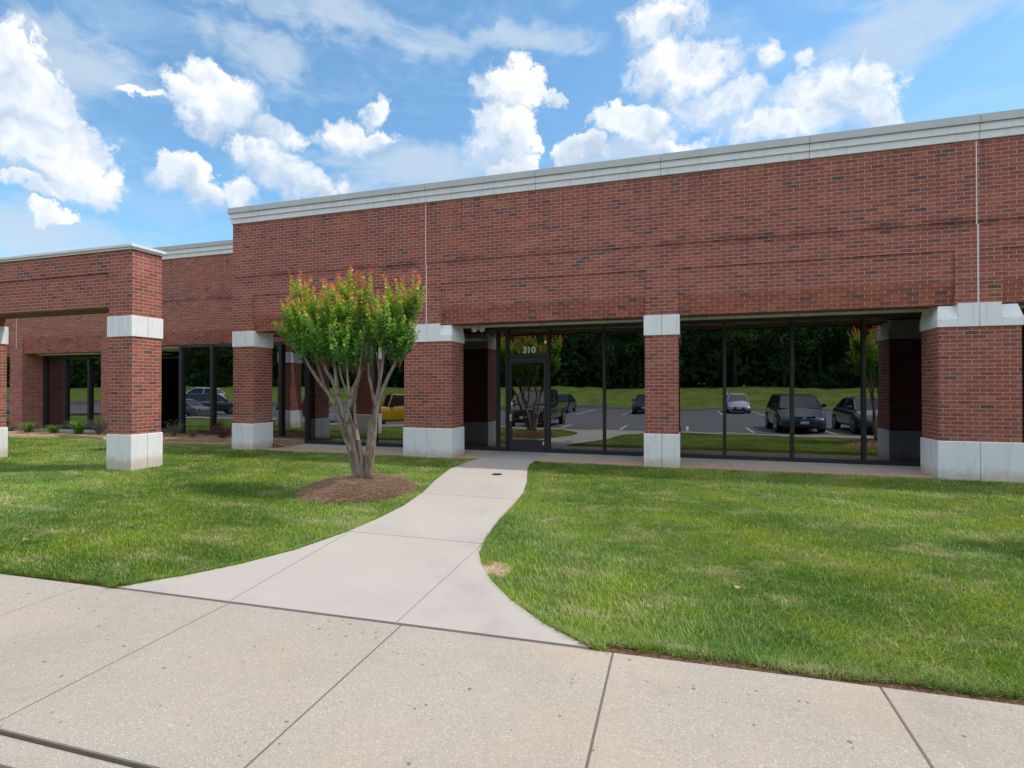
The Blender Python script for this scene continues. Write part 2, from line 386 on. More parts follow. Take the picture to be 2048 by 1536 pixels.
def turf_mat(name, blades):
    m, N, b, nt = newmat(name); geo = nt.nodes.new('ShaderNodeNewGeometry'); P = geo.outputs['Position']; x, y, z = N.sep(P)
    n1 = N.noise(N.v('MULTIPLY', P, (1, 1.6, 0)), .55, 4, .6); n2 = N.noise(N.v('MULTIPLY', P, (1, 1, 0)), 2.6, 5, .65); n3 = N.noise(N.v('MULTIPLY', P, (1.0, 2.2, 0)), 1.1, 5, .7)
    g = N.mix(N.ss(n1, .35, .66), (.105, .215, .030), (.255, .355, .045))
    g = N.mix(N.ss(n2, .45, .72), g, (.205, .275, .085))
    g = N.mix(N.m('MULTIPLY', N.ss(n3, .50, .68), .80), g, (.45, .44, .22))
    g = N.mix(N.m('MULTIPLY', N.ss(N.noise(N.v('MULTIPLY', P, (1, 1, 0)), 1.7, 3, .5), .64, .76), .5), g, (.105, .062, .028))
    if blades:
        at = nt.nodes.new('ShaderNodeAttribute'); at.attribute_name = 'rnd'; r = at.outputs['Fac']
        g = N.scale(g, N.m('ADD', .75, N.m('MULTIPLY', r, .75)))
        g = N.mix(N.ss(r, .90, .96), g, (.42, .37, .19))
        g = N.mix(N.ss(r, .08, .02), g, (.09, .17, .075))
        setin(nt, b, 'Base Color', g); b.inputs['Roughness'].default_value = .5; b.inputs['Specular IOR Level'].default_value = .25
        tr = nt.nodes.new('ShaderNodeBsdfTranslucent'); nt.links.new(N.v('MULTIPLY', g, (1.2, 1.15, .6)), tr.inputs[0])
        mx = nt.nodes.new('ShaderNodeMixShader'); mx.inputs[0].default_value = .35; nt.links.new(b.outputs[0], mx.inputs[1]); nt.links.new(tr.outputs[0], mx.inputs[2])
        nt.links.new(mx.outputs[0], nt.nodes['Material Output'].inputs[0])
    else:
        f = N.noise(P, 70, 4, .8)
        g = N.mix(.25, g, (.10, .09, .03)); g = N.scale(g, N.m('ADD', .45, N.m('MULTIPLY', f, 1.0)))
        setin(nt, b, 'Base Color', g); b.inputs['Roughness'].default_value = 1; b.inputs['Specular IOR Level'].default_value = .05
        setin(nt, b, 'Normal', N.bump(f, 1.0, .04))
    return m
M['turf'] = turf_mat('turf_base', False); M['blades'] = turf_mat('grass_blades', True)
def leaf_mat(name, ramp, tr=.45, rough=.35, lo=.6):
    m, N, b, nt = newmat(name); at = nt.nodes.new('ShaderNodeAttribute'); at.attribute_name = 'hue'
    a2 = nt.nodes.new('ShaderNodeAttribute'); a2.attribute_name = 'rnd'
    c = N.ramp(at.outputs['Fac'], ramp); c = N.scale(c, N.m('ADD', lo + .08, N.m('MULTIPLY', a2.outputs['Fac'], 2 * (1 - lo))))
    setin(nt, b, 'Base Color', c); b.inputs['Roughness'].default_value = rough; b.inputs['Specular IOR Level'].default_value = .5
    t = nt.nodes.new('ShaderNodeBsdfTranslucent'); nt.links.new(N.v('MULTIPLY', c, (1.3, 1.3, .7)), t.inputs[0])
    mx = nt.nodes.new('ShaderNodeMixShader'); mx.inputs[0].default_value = tr; nt.links.new(b.outputs[0], mx.inputs[1]); nt.links.new(t.outputs[0], mx.inputs[2])
    nt.links.new(mx.outputs[0], nt.nodes['Material Output'].inputs[0]); return m
M['myrtle_leaf'] = leaf_mat('myrtle_leaf', [(0, (.035, .11, .024)), (.26, (.085, .24, .028)), (.48, (.26, .42, .045)), (.68, (.45, .44, .06)), (.84, (.62, .22, .08)), (1, (.55, .07, .075))])
M['wood_leaf'] = leaf_mat('woodland_leaf', [(0, (.035, .085, .022)), (.5, (.065, .155, .028)), (1, (.14, .26, .045))], .38, .6)
M['lily_leaf'] = leaf_mat('lily_leaf', [(0, (.05, .16, .02)), (1, (.17, .30, .04))], .35)
M['grey_leaf'] = leaf_mat('grey_green_leaf', [(0, (.10, .13, .08)), (1, (.20, .22, .14))], .25, .7)
M['red_leaf'] = leaf_mat('red_leaf', [(0, (.10, .03, .025)), (1, (.22, .07, .05))], .25, .7)
def bark_mat(name, a, b_):
    m, N, b, nt = newmat(name); P = nt.nodes.new('ShaderNodeNewGeometry').outputs['Position']
    f = N.noise(N.v('MULTIPLY', P, (1, 1, .22)), 26, 4, .6); c = N.mix(N.ss(f, .35, .7), a, b_)
    c = N.mix(N.m('MULTIPLY', N.ss(N.noise(P, 8, 3), .55, .7), .5), c, (.30, .25, .21))
    setin(nt, b, 'Base Color', c); b.inputs['Roughness'].default_value = .75; setin(nt, b, 'Normal', N.bump(f, .6, .01)); return m
M['bark'] = bark_mat('myrtle_bark', (.14, .105, .078), (.30, .235, .18)); M['dark_bark'] = bark_mat('dark_bark', (.06, .045, .035), (.14, .11, .09))

# ------------------------------------------------------------ terrain
def strip(name, prof, mat, x0=-600, x1=600, xs=None, dz=None, kind='structure'):
    xs = xs or [x0, x1]; bm = bmesh.new(); rows = []
    for x in xs: rows.append([bm.verts.new((x, y, z + (dz(x) if dz else 0))) for y, z in prof])
    for a, b in zip(rows, rows[1:]):
        for i in range(len(prof) - 1): bm.faces.new((a[i], b[i], b[i + 1], a[i + 1]))
    bmesh.ops.recalc_face_normals(bm, faces=bm.faces)
    me = bpy.data.meshes.new(name); bm.to_mesh(me); bm.free(); o = bpy.data.objects.new(name, me); COL.objects.link(o); me.materials.append(mat)
    if me.polygons[0].normal.z < 0: me.flip_normals()
    return tag(o, kind=kind)
KY = lambda x: -8.965 + .03 * (x + 2.3)       # joint between walk and kerb
SY = lambda x: -7.31 + .035 * (x + .5)        # edge between lawn and walk
lot_dz = lambda x: -.03 * min(max(0, -x - 4), 14)
strip('ground', [(700, -.045), (.2, -.045), (-9.0, -.268), (-9.02, -1.6), (-37.5, -1.6), (-37.52, -.45), (-700, -.45)], M['soil'])
strip('parking_lot', [(-8.6, -.35), (-37, -.35)], M['asphalt'], xs=[-600, -80, -18, -11, -4, 80, 600], dz=lot_dz)
bank = strip('grass_bank', [(-36.9, -.22), (-38.5, -.05), (-46, 1.38), (-49, 1.6), (-700, 2.5)], M['turf'], xs=[-600, -80, -18, -11, -4, 80, 600])
def kerb(name, ya, w, top):
    b = MB()
    xs = [-120, -60, -30, -20, -12, -6, -2, 2, 6, 12, 30, 60, 120]
    for i in range(len(xs) - 1):
        a, c = xs[i], xs[i + 1]
        b.hull([(a + .004, ya(a) - w, -1.5), (c - .004, ya(c) - w, -1.5), (c - .004, ya(c), -1.5), (a + .004, ya(a), -1.5), (a + .004, ya(a) - w + .02, top), (c - .004, ya(c) - w + .02, top), (c - .004, ya(c), top), (a + .004, ya(a), top)])
    o = b.build(name, M['walk']); tag(o, kind='structure')
    md = o.modifiers.new('b', 'BEVEL'); md.width = .005; md.segments = 2; return o
kerb('kerb', lambda x: KY(x) - .010, .17, -.226)
kerb('far_kerb', lambda x: -36.75, .16, -.2)
b = MB()
for x in (-27.4, -24.6, -21.8, -19.0, -16.2, -13.5, -10.9, -8.25, -5.55, -2.75, .05, 2.82, 5.75, 8.6, 11.4, 14.2): b.prism([(x - .05, -14.0), (x + .05, -14.0), (x + .05, -9.3), (x - .05, -9.3)], lambda x, y: -.351 + lot_dz(x), lambda x, y: -.346 + lot_dz(x))
for x in (-31, -28, -25, -22, -19, -16, -13.2, -10.3, -7.4, -4.1, -.9, 2.4, 5.35, 8.3, 11.2): b.prism([(x - .05, -33.5), (x + .05, -33.5), (x + .05, -25), (x - .05, -25)], lambda x, y: -.351 + lot_dz(x), lambda x, y: -.346 + lot_dz(x))
tag(b.build('parking_lines', M['paint']), kind='structure')

# lawn base with the path cut out
path_left = [(-4.20, .12), (-4.24, -.5), (-4.24, -1.4), (-4.02, -2.5), (-3.80, -3.35), (-3.66, -4.2), (-3.64, -4.9), (-3.67, -5.5), (-3.80, -6.2), (-4.02, -6.7), (-4.25, -7.05), (-4.62, SY(-4.6) - .0)]
path_right = [(-2.965, .12), (-2.93, -.5), (-2.80, -1.1), (-2.52, -2.1), (-2.33, -2.95), (-2.23, -3.8), (-2.17, -4.6), (-2.07, -5.3), (-1.97, -5.73), (-1.82, -6.06), (-1.60, -6.4), (-1.32, -6.73), (-.99, -7.04), (-.56, SY(-.56))]
def edge_x(poly, y):
    for (xa, ya), (xb, yb) in zip(poly, poly[1:]):
        if yb <= y <= ya: return xa + (xb - xa) * (ya - y) / (ya - yb)
    return poly[0][0] if y > poly[0][1] else poly[-1][0]
def lawn_piece(side):
    bm = bmesh.new(); ys = [0.0 if side > 0 else 3.2]; y = ys[0]
    while y > -7.2: y -= .2; ys.append(max(y, -7.2))
    ys.append(-7.6)
    rows = []
    for y in ys:
        if side < 0: xs = [-120, -60, -30, -24, -16, -10.9, -9, -6, edge_x(path_left, min(y, .12)) - .012]
        else: xs = [edge_x(path_right, y) + .012, 1, 4, 6, 12, 30, 60, 120]
        r = []
        for x in xs:
            yy = max(y, SY(max(min(x, 20), -30)) + .075) if y < -7.1 else y
            if y < -7.1:
                xe = x
                if side < 0 and x > -6: xe = edge_x(path_left, yy)
                if side > 0 and x < 1: xe = edge_x(path_right, yy)
                r.append(bm.verts.new((xe, yy, ghz(yy) - .022)))
            else: r.append(bm.verts.new((x, yy, ghz(yy) - .022)))
        rows.append(r)
    for a, b in zip(rows, rows[1:]):
        for i in range(len(a) - 1):
            try: bm.faces.new((a[i], b[i], b[i + 1], a[i + 1]))
            except ValueError: pass
    bmesh.ops.recalc_face_normals(bm, faces=bm.faces)
    return bm
for sd_ in (-1, 1):
    bm = lawn_piece(sd_); me = bpy.data.meshes.new('lawn'); bm.to_mesh(me); bm.free(); o = bpy.data.objects.new('lawn', me); COL.objects.link(o); me.materials.append(M['turf'])
    if me.polygons[5].normal.z < 0: me.flip_normals()
    tag(o, kind='structure')

b = MB(); b.prism([(-1.72 + .2 * math.cos(t), -6.13 + .25 * math.sin(t)) for t in [i * .5236 for i in range(12)]], -.3, lambda x, y: ghz(y) - .014); tag(b.build('bare_soil', M['mulch']), kind='structure')
M['edge_soil'] = soil_mat('edge_soil', (.07, .035, .022), (.24, .14, .09), 40)
b = MB()
for x0_, x1_ in ((-60, -4.65), (-.54, 60)):
    xs = [x0_ + (x1_ - x0_) * i / 60 for i in range(61)]
    b.prism([(x, SY(x) - .004) for x in xs] + [(x, SY(x) + .13) for x in xs[::-1]], -.6, lambda x, y: ghz(y) - .010 - .006 * math.sin(x * 5.1))
tag(b.build('bare_soil', M['edge_soil']), kind='structure')
# path slabs (with real joints), drain, walk slabs, entry slab
def cut(poly, ya, yb):
    pts = [(edge_x(poly, ya), ya)] + [p for p in poly if yb + 1e-4 < p[1] < ya - 1e-4] + [(edge_x(poly, yb), yb)]
    return pts
b = MB(); g = .005
for ya, yb in ((-.0 + .09, -3.42), (-3.43, -5.46)):
    L = cut(path_left, ya, yb); Rr = cut(path_right, ya, yb)
    b.prism(L + Rr[::-1], -.4, lambda x, y: ghz(y) + .006)
jl = [(-3.64, -5.47), (-3.44, SY(-3.44))]; jr = [(-2.03, -5.47), (-1.98, SY(-1.98))]
SYe = lambda x: SY(x) + .012
L = [p for p in path_left if p[1] < -5.47]; L = [(edge_x(path_left, -5.47), -5.47)] + L[:-1] + [(-4.60, SYe(-4.6))]
b.prism(L + [(-3.445, SYe(-3.44)), (-3.645, -5.47)], -.4, lambda x, y: ghz(y) + .006)
b.prism([(-3.635, -5.47), (-3.435, SYe(-3.44)), (-1.985, SYe(-1.98)), (-2.035, -5.47)], -.4, lambda x, y: ghz(y) + .006)
Rr = [p for p in path_right if p[1] < -5.49][:-1]
b.prism([(-2.026, -5.52), (-1.976, SYe(-1.98)), (-.60, SYe(-.6))] + Rr[::-1] + [(-2.02, -5.49)], -.4, lambda x, y: ghz(y) + .006)
tag(b.build('path', M['path']), kind='structure')
b = MB()
JX = [-40 + 1.5 * i for i in range(60)]; JX = [-3.455 - 1.46 + 1.49 * (i - 20) for i in range(45)]
for a, c in zip(JX, JX[1:]):
    a2, c2 = a + .006, c - .006
    b.prism([(a2 + .02, KY(a2)), (c2 + .02, KY(c2)), (c2, SY(c2) - .006), (a2, SY(a2) - .006)], -.45, lambda x, y: ghz(y))
o = b.build('sidewalk', M['walk']); tag(o, kind='structure'); md = o.modifiers.new('b', 'BEVEL'); md.width = .006; md.segments = 2
# filler in the joint between path and walk
b = MB(); b.prism([(-4.62, SY(-4.62) - .004), (-.56, SY(-.56) - .004), (-.56, SY(-.56) + .010), (-4.62, SY(-4.62) + .010)], -.4, lambda x, y: ghz(y) - .006)
b.prism([(-60, KY(-60) - .012), (60, KY(60) - .012), (60, KY(60) - .001), (-60, KY(-60) - .001)], -.4, lambda x, y: ghz(y) - .003)
for a in JX: b.prism([(a - .008, KY(a) + .001), (a + .022, KY(a) + .001), (a + .009, SY(a) - .007), (a - .009, SY(a) - .007)], -.4, lambda x, y: ghz(y) - .005)
tag(b.build('joint_strip', M['joint']), kind='structure')
b = MB(); sj = [-9.7, -9.26, -8.0, -6.74, -5.48, -4.22, -2.96, -1.70, -.44, .82, 2.08, 3.34, 4.6, 5.86, 7.12, 8.38, 9.64, 14]
for i, (a, c) in enumerate(zip(sj, sj[1:])):
    if i == 5: continue
    if i == 0: b.prism([(a, 1.2), (a + .0, .35), (c - .004, .02), (c - .004, 1.6), (a, 1.6)], -.3, .006)
    else: b.prism([(a + .004, .0), (c - .004, .0), (c - .004, 1.6), (a + .004, 1.6)], -.3, .006)
b.prism([(-10.05, .06), (-9.705, .02), (-9.705, .36)], -.3, .006)
b.prism([(-9.7, .0), (-9.266, .0), (-9.266, .01), (-9.7, .33)], -.3, .006)
tag(b.build('entry_slab', M['slab']), kind='structure')
b = MB(); b.prism([(-4.216, .10), (-2.964, .10), (-2.964, 1.6), (-4.216, 1.6)], -.3, .004); tag(b.build('doorstep_slab', M['slab_grey']), kind='structure')
t = thing('drain_cover', 'small round black drain cover set in the pale concrete path', 'drain cover', (-3.2, -1.66, ghz(-1.66) + .006))
MB().cyl((0, 0, 0), (0, 0, .004), .095, n=24).build('rim', M['frame'], t, local=True)
bb = MB()
for k in range(-3, 4): bb.box(-.08 * math.sqrt(max(0, 1 - (k / 4.2) ** 2)), k * .022 - .006, .004, .08 * math.sqrt(max(0, 1 - (k / 4.2) ** 2)), k * .022 + .006, .007)
bb.build('grate', M['black'], t, local=True)

# ------------------------------------------------------------ main building
Z1, Z2, Z3, ZC, ZT = .622, 2.517, 2.905, 5.585, 5.975
GY = 1.5
bld = thing('brick_building', 'long single storey red brick office building with dark tinted shopfront bays behind brick pillars', 'building', (0, 0, 0))
def shaft(x0, x1, y0, y1, z0=Z1, z1=Z2, parent=bld, stone_side=None, base_z=-.12, split=(), name='pillar', cap=True, bz=Z1, mat='brick'):
    p = MB().box(x0, y0, z0, x1, y1, z1).build(name, M[mat], parent)
    return p
def stone_blocks(x0, x1, y0, y1, z0, z1, cuts, pr, parent, name, ycuts=(), b=.012):
    """ring of cast stone blocks with narrow joints"""
    m = MB(); xs = [x0 - pr] + list(cuts) + [x1 + pr]; ys = [y0 - pr] + list(ycuts) + [y1 + pr]
    for i in range(len(xs) - 1):
        for j in range(len(ys) - 1):
            m.box(xs[i] + (.002 if i else 0), ys[j] + (.003 if j else 0), z0, xs[i + 1] - (.003 if i < len(xs) - 2 else 0), ys[j + 1] - (.003 if j < len(ys) - 2 else 0), z1, b)
    return m.build(name, M['stone'], parent)
def pillar(x0, x1, y0, y1, cuts=(), ycuts=(), parent=bld, base=-.15, z1=Z1, z2=Z2, z3=Z3, pr=.022):
    p = MB().box(x0, y0, z1 - .02, x1, y1, z2 + .02).build('pillar', M['brick'], parent)
    stone_blocks(x0, x1, y0, y1, base, z1, cuts, pr, p, 'pillar_base', ycuts)
    if z3: stone_blocks(x0, x1, y0, y1, z2, z3, cuts, pr, p, 'pillar_cap', ycuts)
    return p
pillar(-10.745, -10.125, .0, .64, (-10.43,), (.36,))
pillar(-.745, -.12, .0, .62, (-.43,))
# wide piers with sloping shoulders on the cap
def wide_pier(x0, x1):
    p = MB().box(x0, 0, Z1 - .02, x1, .68, Z2 + .02).build('pillar', M['brick'], bld)
    xm = (x0 + x1) / 2; pr = .022
    stone_blocks(x0, x1, 0, .68, -.15, Z1, (xm,), pr, p, 'pillar_base', (.36,))
    m = MB(); a, c = x0 - pr, x1 + pr
    m.box(a + .29, -pr, Z2 + .0, xm - .003, .68 + pr, Z3, .006); m.box(xm + .003, -pr, Z2, c - .29, .68 + pr, Z3, .006)
    for s, e0, e1 in ((1, a, a + .289), (-1, c - .289, c)):
        xo, xi = (e0, e1) if s > 0 else (e1, e0)
        zz = Z2 + .13
        # lower block, then a shoulder leaning back to the panel face
        m.box(min(xo, xi), -pr, Z2, max(xo, xi), .68 + pr, zz, .006)
        lean = .075; sl = .05 * s
        m.hull([(xo, -pr + .002, zz), (xi, -pr + .002, zz), (xi, .68 + pr, zz), (xo, .68 + pr, zz), (xo + sl, lean, Z3), (xi, lean, Z3), (xi, .68 + pr, Z3), (xo + sl, .68 + pr, Z3)])
    m.build('pillar_cap', M['stone'], p)
    return p
wide_pier(-5.965, -4.83); wide_pier(4.035, 5.165)
# upper wall: pilasters at y=0, recessed panels and stepped courses
PZ0, PZ1, LZ = 3.262, 3.79, 2.895
ZL = 4.264 # thin projecting line
wm = MB()
wm.box(-10.77, 0, ZL, 14, .5, ZC + .02)                 # upper field
wm.box(-10.77, .015, ZL - BH, 14, .5, ZL)               # recessed course under it
PAN = [(-10.15, -5.75), (-5.07, -.74), (-.12, 4.27), (4.92, 9.3)]
wm.box(-10.77, 0, PZ1, 14, .5, ZL - BH)
px_ = [-10.77]
for a, c in PAN: px_ += [a, c]
px_.append(14)
for i in range(0, len(px_), 2): wm.box(px_[i], 0, Z3 - .01, px_[i + 1], .5, PZ1)
wall = wm.build('wall', M['brick'], bld)
wm = MB(); ws = MB()
for a, c in PAN:
    wm.box(a, .02, PZ0, c, .5, PZ1)
    n = 5; hh = (PZ0 - LZ) / n
    for k in range(n): ws.box(a, .026 + .007 * k, PZ0 - hh * (k + 1), c, .5, PZ0 - hh * k)
wm.build('wall_panel', M['brick'], bld); ws.build('stepped_course', M['brick_step'], bld)
ws = MB(); ws.box(-10.768, .006, ZL - BH * 2, 14, .02, ZL - BH + .0)
# side and back walls, roof
wm = MB(); wm.box(-10.77, .5, Z3, -10.45, 2.26, ZC + .02); wm.build('side_wall', M['brick'], bld)
MB().box(-10.6, .5, 5.3, 14, 18, 5.4).build('roof', M['coping_top'], bld)
# soffit and lintel
MB().box(-10.72, .5 + .002, 2.95, 14, 1.62, 3.0).build('soffit', M['soffit'], bld)
sm = MB(); sm.box(-10.1, .121, 2.91, 14, .52, 2.932); sm.build('soffit_edge', M['soffit'], bld)
lm = MB()
for a, c in PAN: lm.box(a, .064, LZ - .022, c, .12, LZ)
lm.build('lintel', M['lintel'], bld)
MB().box(-10.6, 17.7, -.1, 14, 18, 5.6).build('rear_wall', M['brick'], bld); MB().box(14.0, 0, -.1, 14.3, 18, 5.6).build('end_wall', M['brick'], bld)
# coping: three stepped fascias, blocks with joints
cj = [-10.80, -10.13, -7.78, -5.42, -2.93, -.436, 2.11, 4.6, 7.1, 9.6, 12.1, 14]
m1 = MB(); m2 = MB()
for i, (a, c) in enumerate(zip(cj, cj[1:])):
    a += .004 if i else -.05; c -= .004
    m1.box(a + (.05 if i == 0 else 0), -.035, ZC, c, .38, ZC + .125, .004); m1.box(a + (.025 if i == 0 else 0), -.065, ZC + .127, c, .40, ZC + .25, .004)
    m2.hull([(a, -.10, ZC + .252), (c, -.10, ZC + .252), (c, .42, ZC + .252), (a, .42, ZC + .252), (a, -.085, ZT), (c, -.085, ZT), (c, .42, ZT + .02), (a, .42, ZT + .02)])
cp = m1.build('coping', M['coping'], bld); m2.build('coping_cap', M['coping_top'], cp)
# side coping return
# expansion joints
for x in (-5.425, 4.59):
    em = MB(); em.box(x - .011, -.003, Z3, x + .011, .02, 4.2); em.box(x - .024, -.003, 4.2, x - .008, .02, ZC)
    em.build('expansion_joint', M['caulk'], bld)

# ------------------------------------------------------------ storefront windows
def storefront(xs, y, z0, z1, parent, fw=.055, dep=.12, skip=(), bottom=.085, top=.085, label=None, axis='x'):
    """frame + panes between the mullion centres xs"""
    f = MB()
    def B(a0, a1, d0, d1, zz0, zz1):
        if axis == 'x': f.box(a0, d0, zz0, a1, d1, zz1)
        else: f.box(d0, a0, zz0, d1, a1, zz1)
    f_ = f
    a, c = xs[0], xs[-1]
    for x in xs: B(x - fw / 2, x + fw / 2, y - dep + .03, y + .03, z0 + .002, z1 - .002)
    for p, q in zip(xs, xs[1:]):
        if (p, q) in skip: continue
        B(p + fw / 2 + .001, q - fw / 2 - .001, y - dep + .036, y + .03, z0, z0 + bottom); B(p + fw / 2 + .001, q - fw / 2 - .001, y - dep + .036, y + .03, z1 - top, z1)
    w = f.build('window', M['frame'], parent)
    if label: w['label'] = label
    for p, q in zip(xs, xs[1:]):
        if (p, q) in skip: continue
        g = MB()
        if axis == 'x':
            a0, a1, b0, b1 = p + fw / 2 - .005, q - fw / 2 + .005, z0 + bottom - .005, z1 - top + .005
            e = [random.uniform(-.0022, .0022) for _ in range(3)]; e.append(e[1] + e[2] - e[0])   # panes sit slightly out of true
            g.hull([(a0, y - .006 + e[0], b0), (a1, y - .006 + e[1], b0), (a1, y + e[1], b0), (a0, y + e[0], b0), (a0, y - .006 + e[2], b1), (a1, y - .006 + e[3], b1), (a1, y + e[3], b1), (a0, y + e[2], b1)])
        else: g.box(y - .006, p + fw / 2 - .005, z0 + bottom - .005, y, q - fw / 2 + .005, z1 - top + .005)
        g.build('window_pane', M['glass'], w)
    return w
storefront([-9.70, -7.62, -5.54], GY, .006, 2.949, bld, fw=.07)
storefront([-5.50, -4.27, -4.03], GY, .006, 2.949, bld, fw=.06)
storefront([-3.02, -1.735, -.46], GY, .006, 2.949, bld, fw=.06)
storefront([-.40, .79, 2.075, 3.345, 4.6, 5.9, 7.2], GY, .006, 2.949, bld, fw=.06)
storefront([1.57, 2.28], -9.70, .006, 2.949, bld, fw=.08, axis='y')
# door assembly
dr = MB().box(-3.985, GY - .07, .012, -3.925, GY + .02, 2.20).box(-3.125, GY - .07, .012, -3.065, GY + .02, 2.20).box(-3.924, GY - .07, .012, -3.126, GY + .018, .285).box(-3.924, GY - .07, 2.10, -3.126, GY + .018, 2.20).build('door', M['door_metal'], bld)
MB().box(-3.93, GY - .02, .28, -3.12, GY - .014, 2.105).build('door_glass', M['glass'], dr)
hd = MB(); hd.tube([(-3.89, GY - .07, 1.22), (-3.89, GY - .12, 1.20), (-3.89, GY - .12, .93), (-3.89, GY - .07, .91)], .011, 8); hd.build('door_handle', M['chrome'], dr, True)
MB().box(-3.965, GY - .085, .72, -3.90, GY - .071, .88, .004).build('lock', M['chrome'], dr)
MB().box(-3.95, GY - .09, 1.26, -3.90, GY - .071, 1.50, .004).build('push_plate', M['black'], dr)
MB().box(-3.085, GY - .10, 2.02, -3.035, GY - .02, 2.16, .006).build('hinge', M['black'], dr); MB().box(-3.09, GY - .10, .03, -3.03, GY - .02, .12, .006).build('hinge', M['black'], dr)
MB().box(-3.15, GY - .074, .18, -3.125, GY - .071, .255, .0).build('door_stop', M['lamp_white'], dr)
MB().box(-4.0, GY - .06, 2.22, -3.05, GY + .03, 2.29).build('door_header', M['frame'], bld); MB().box(-4.0, GY - .06, 2.87, -3.05, GY + .03, 2.947).build('transom_head', M['frame'], bld)
tr_ = MB().box(-3.995, GY - .006, 2.285, -3.055, GY, 2.875).build('transom_pane', M['glass'], bld)
MB().box(-4.0, GY - .09, .005, -3.05, GY + .04, .012).build('threshold', M['chrome'], dr)
def text(name, s, size, loc, mat, parent, bold=.0):
    cu = bpy.data.curves.new(name, 'FONT'); cu.body = s; cu.size = size; cu.extrude = .001; cu.offset = bold; cu.align_x = 'CENTER'
    cu.space_character = 1.05
    ob = bpy.data.objects.new(name, cu); COL.objects.link(ob); dg = bpy.context.evaluated_depsgraph_get(); dg.update()
    me = bpy.data.meshes.new_from_object(ob.evaluated_get(dg)); COL.objects.unlink(ob); bpy.data.objects.remove(ob)
    o = bpy.data.objects.new(name, me); COL.objects.link(o); me.materials.clear(); me.materials.append(mat)
    o.rotation_euler = (R(90), 0, 0); o.location = loc; o.parent = parent; return o
text('house_number', '310', .205, (-3.50, GY - .009, 2.33), M['white_vinyl'], tr_, .008)
# soffit lights
lt = MB(); lt.cyl((-4.53, .95, 2.949), (-4.53, .95, 2.925), .06, n=16).cyl((-4.53, .95, 2.925), (-4.53, .95, 2.88), .014)
lf = lt.build('flood_light', M['lamp_white'], bld)
for s in (-1, 1):
    m = MB(); m.cyl((-4.53 + s * .02, .95, 2.885), (-4.53 + s * .06, .90, 2.875), .025, .035, 12).cyl((-4.53 + s * .06, .90, 2.875), (-4.53 + s * .10, .83, 2.845), .045, .068, 16); m.sph((-4.53 + s * .10, .832, 2.846), .062, 14)
    m.build('lamp_head', M['lamp_white'], lf, True)
for x, y in ((-3.07, 1.05), (2.09, 1.05)):
    d_ = MB().cyl((x, y, 2.949), (x, y, 2.942), .10, .095, 24).build('downlight', M['lamp_white'], bld)
    MB().cyl((x, y, 2.941), (x, y, 2.9405), .06, n=20).build('downlight_lens', M['black'], d_)
# interior behind the glass
im = MB(); im.box(-9.6, 1.62, -.05, 14, 9, .004); im.build('interior_floor', M['carpet'], bld)
im = MB(); im.box(-9.6, 1.62, 2.955, 14, 9, 3.05).box(-9.6, 7.0, 0.01, 14, 7.1, 2.95).box(-.42, 1.66, .01, -.30, 7, 2.95).box(4.3, 1.66, .01, 4.4, 7, 2.95); im.build('interior_wall', M['room_wall'], bld)
MB().box(-6.75, 4.1, 2.94, -5.75, 4.7, 2.953).build('ceiling_panel_light', M['lit_panel'], bld)
cl = MB(); cl.cyl((-3.73, 4.0, 2.955), (-3.73, 4.0, 2.83), .008); q = cl.build('pendant_light', M['frame'], bld); MB().sph((-3.73, 4.0, 2.79), .035, 10).build('bulb', M['lit_bulb'], q)
MB().box(-4.6, 4.9, .005, -4.2, 5.3, 1.9).build('interior_partition', M['wood'], bld)

# ------------------------------------------------------------ rear wing (same height, stands back)
WY = 2.3; wing = thing('office_wing', 'set back brick office wing seen between the brick gateway and the main building', 'building', (0, 0, 0))
wm = MB(); wm.box(-60, WY, ZL, -9.74, WY + .45, ZC + .02); wm.box(-60, WY + .015, ZL - BH, -9.74, WY + .45, ZL)
wm.box(-60, WY, 3.26, -9.74, WY + .45, ZL - BH)
OPEN = [(-22.4, -18.55), (-17.6, -9.74), (-60, -23.05)]
def wingcol(a, c): wm.box(a, WY, -.1, c, WY + .45, 3.26)
wingcol(-23.05, -22.4); wingcol(-18.55, -17.6)
wm.box(-22.75, WY + .45, -.1, -22.4, 3.0, 2.75); wm.box(-18.55, WY + .45, -.1, -18.2, 3.0, 2.75)
wm.build('wall', M['brick'], wing)
ws = MB()
for a, c in OPEN:
    z1b = 2.86 if a == -17.6 else 2.72; n = 6 if a == -17.6 else 8; hh = (3.26 - z1b) / n
    if a == -60: continue
    for k in range(n): ws.box(a, WY + .008 + .006 * k, 3.26 - hh * (k + 1), c, WY + .44, 3.26 - hh * k)
ws.box(-60, WY + .02, 2.72, -23.05, WY + .44, 3.26)
ws.build('stepped_course', M['brick_step'], wing)
m1 = MB(); m2 = MB(); cj = [-60 + 2.5 * i for i in range(18)] + [-16.9, -15.60, -13.2, -10.82]
for i, (a, c) in enumerate(zip(cj, cj[1:])):
    a += .004; c -= .004
    m1.box(a, WY - .035, ZC, c, WY + .4, ZC + .125, .004); m1.box(a, WY - .065, ZC + .127, c, WY + .4, ZC + .25, .004)
    m2.box(a, WY - .09, ZC + .252, c, WY + .42, ZT, .006)
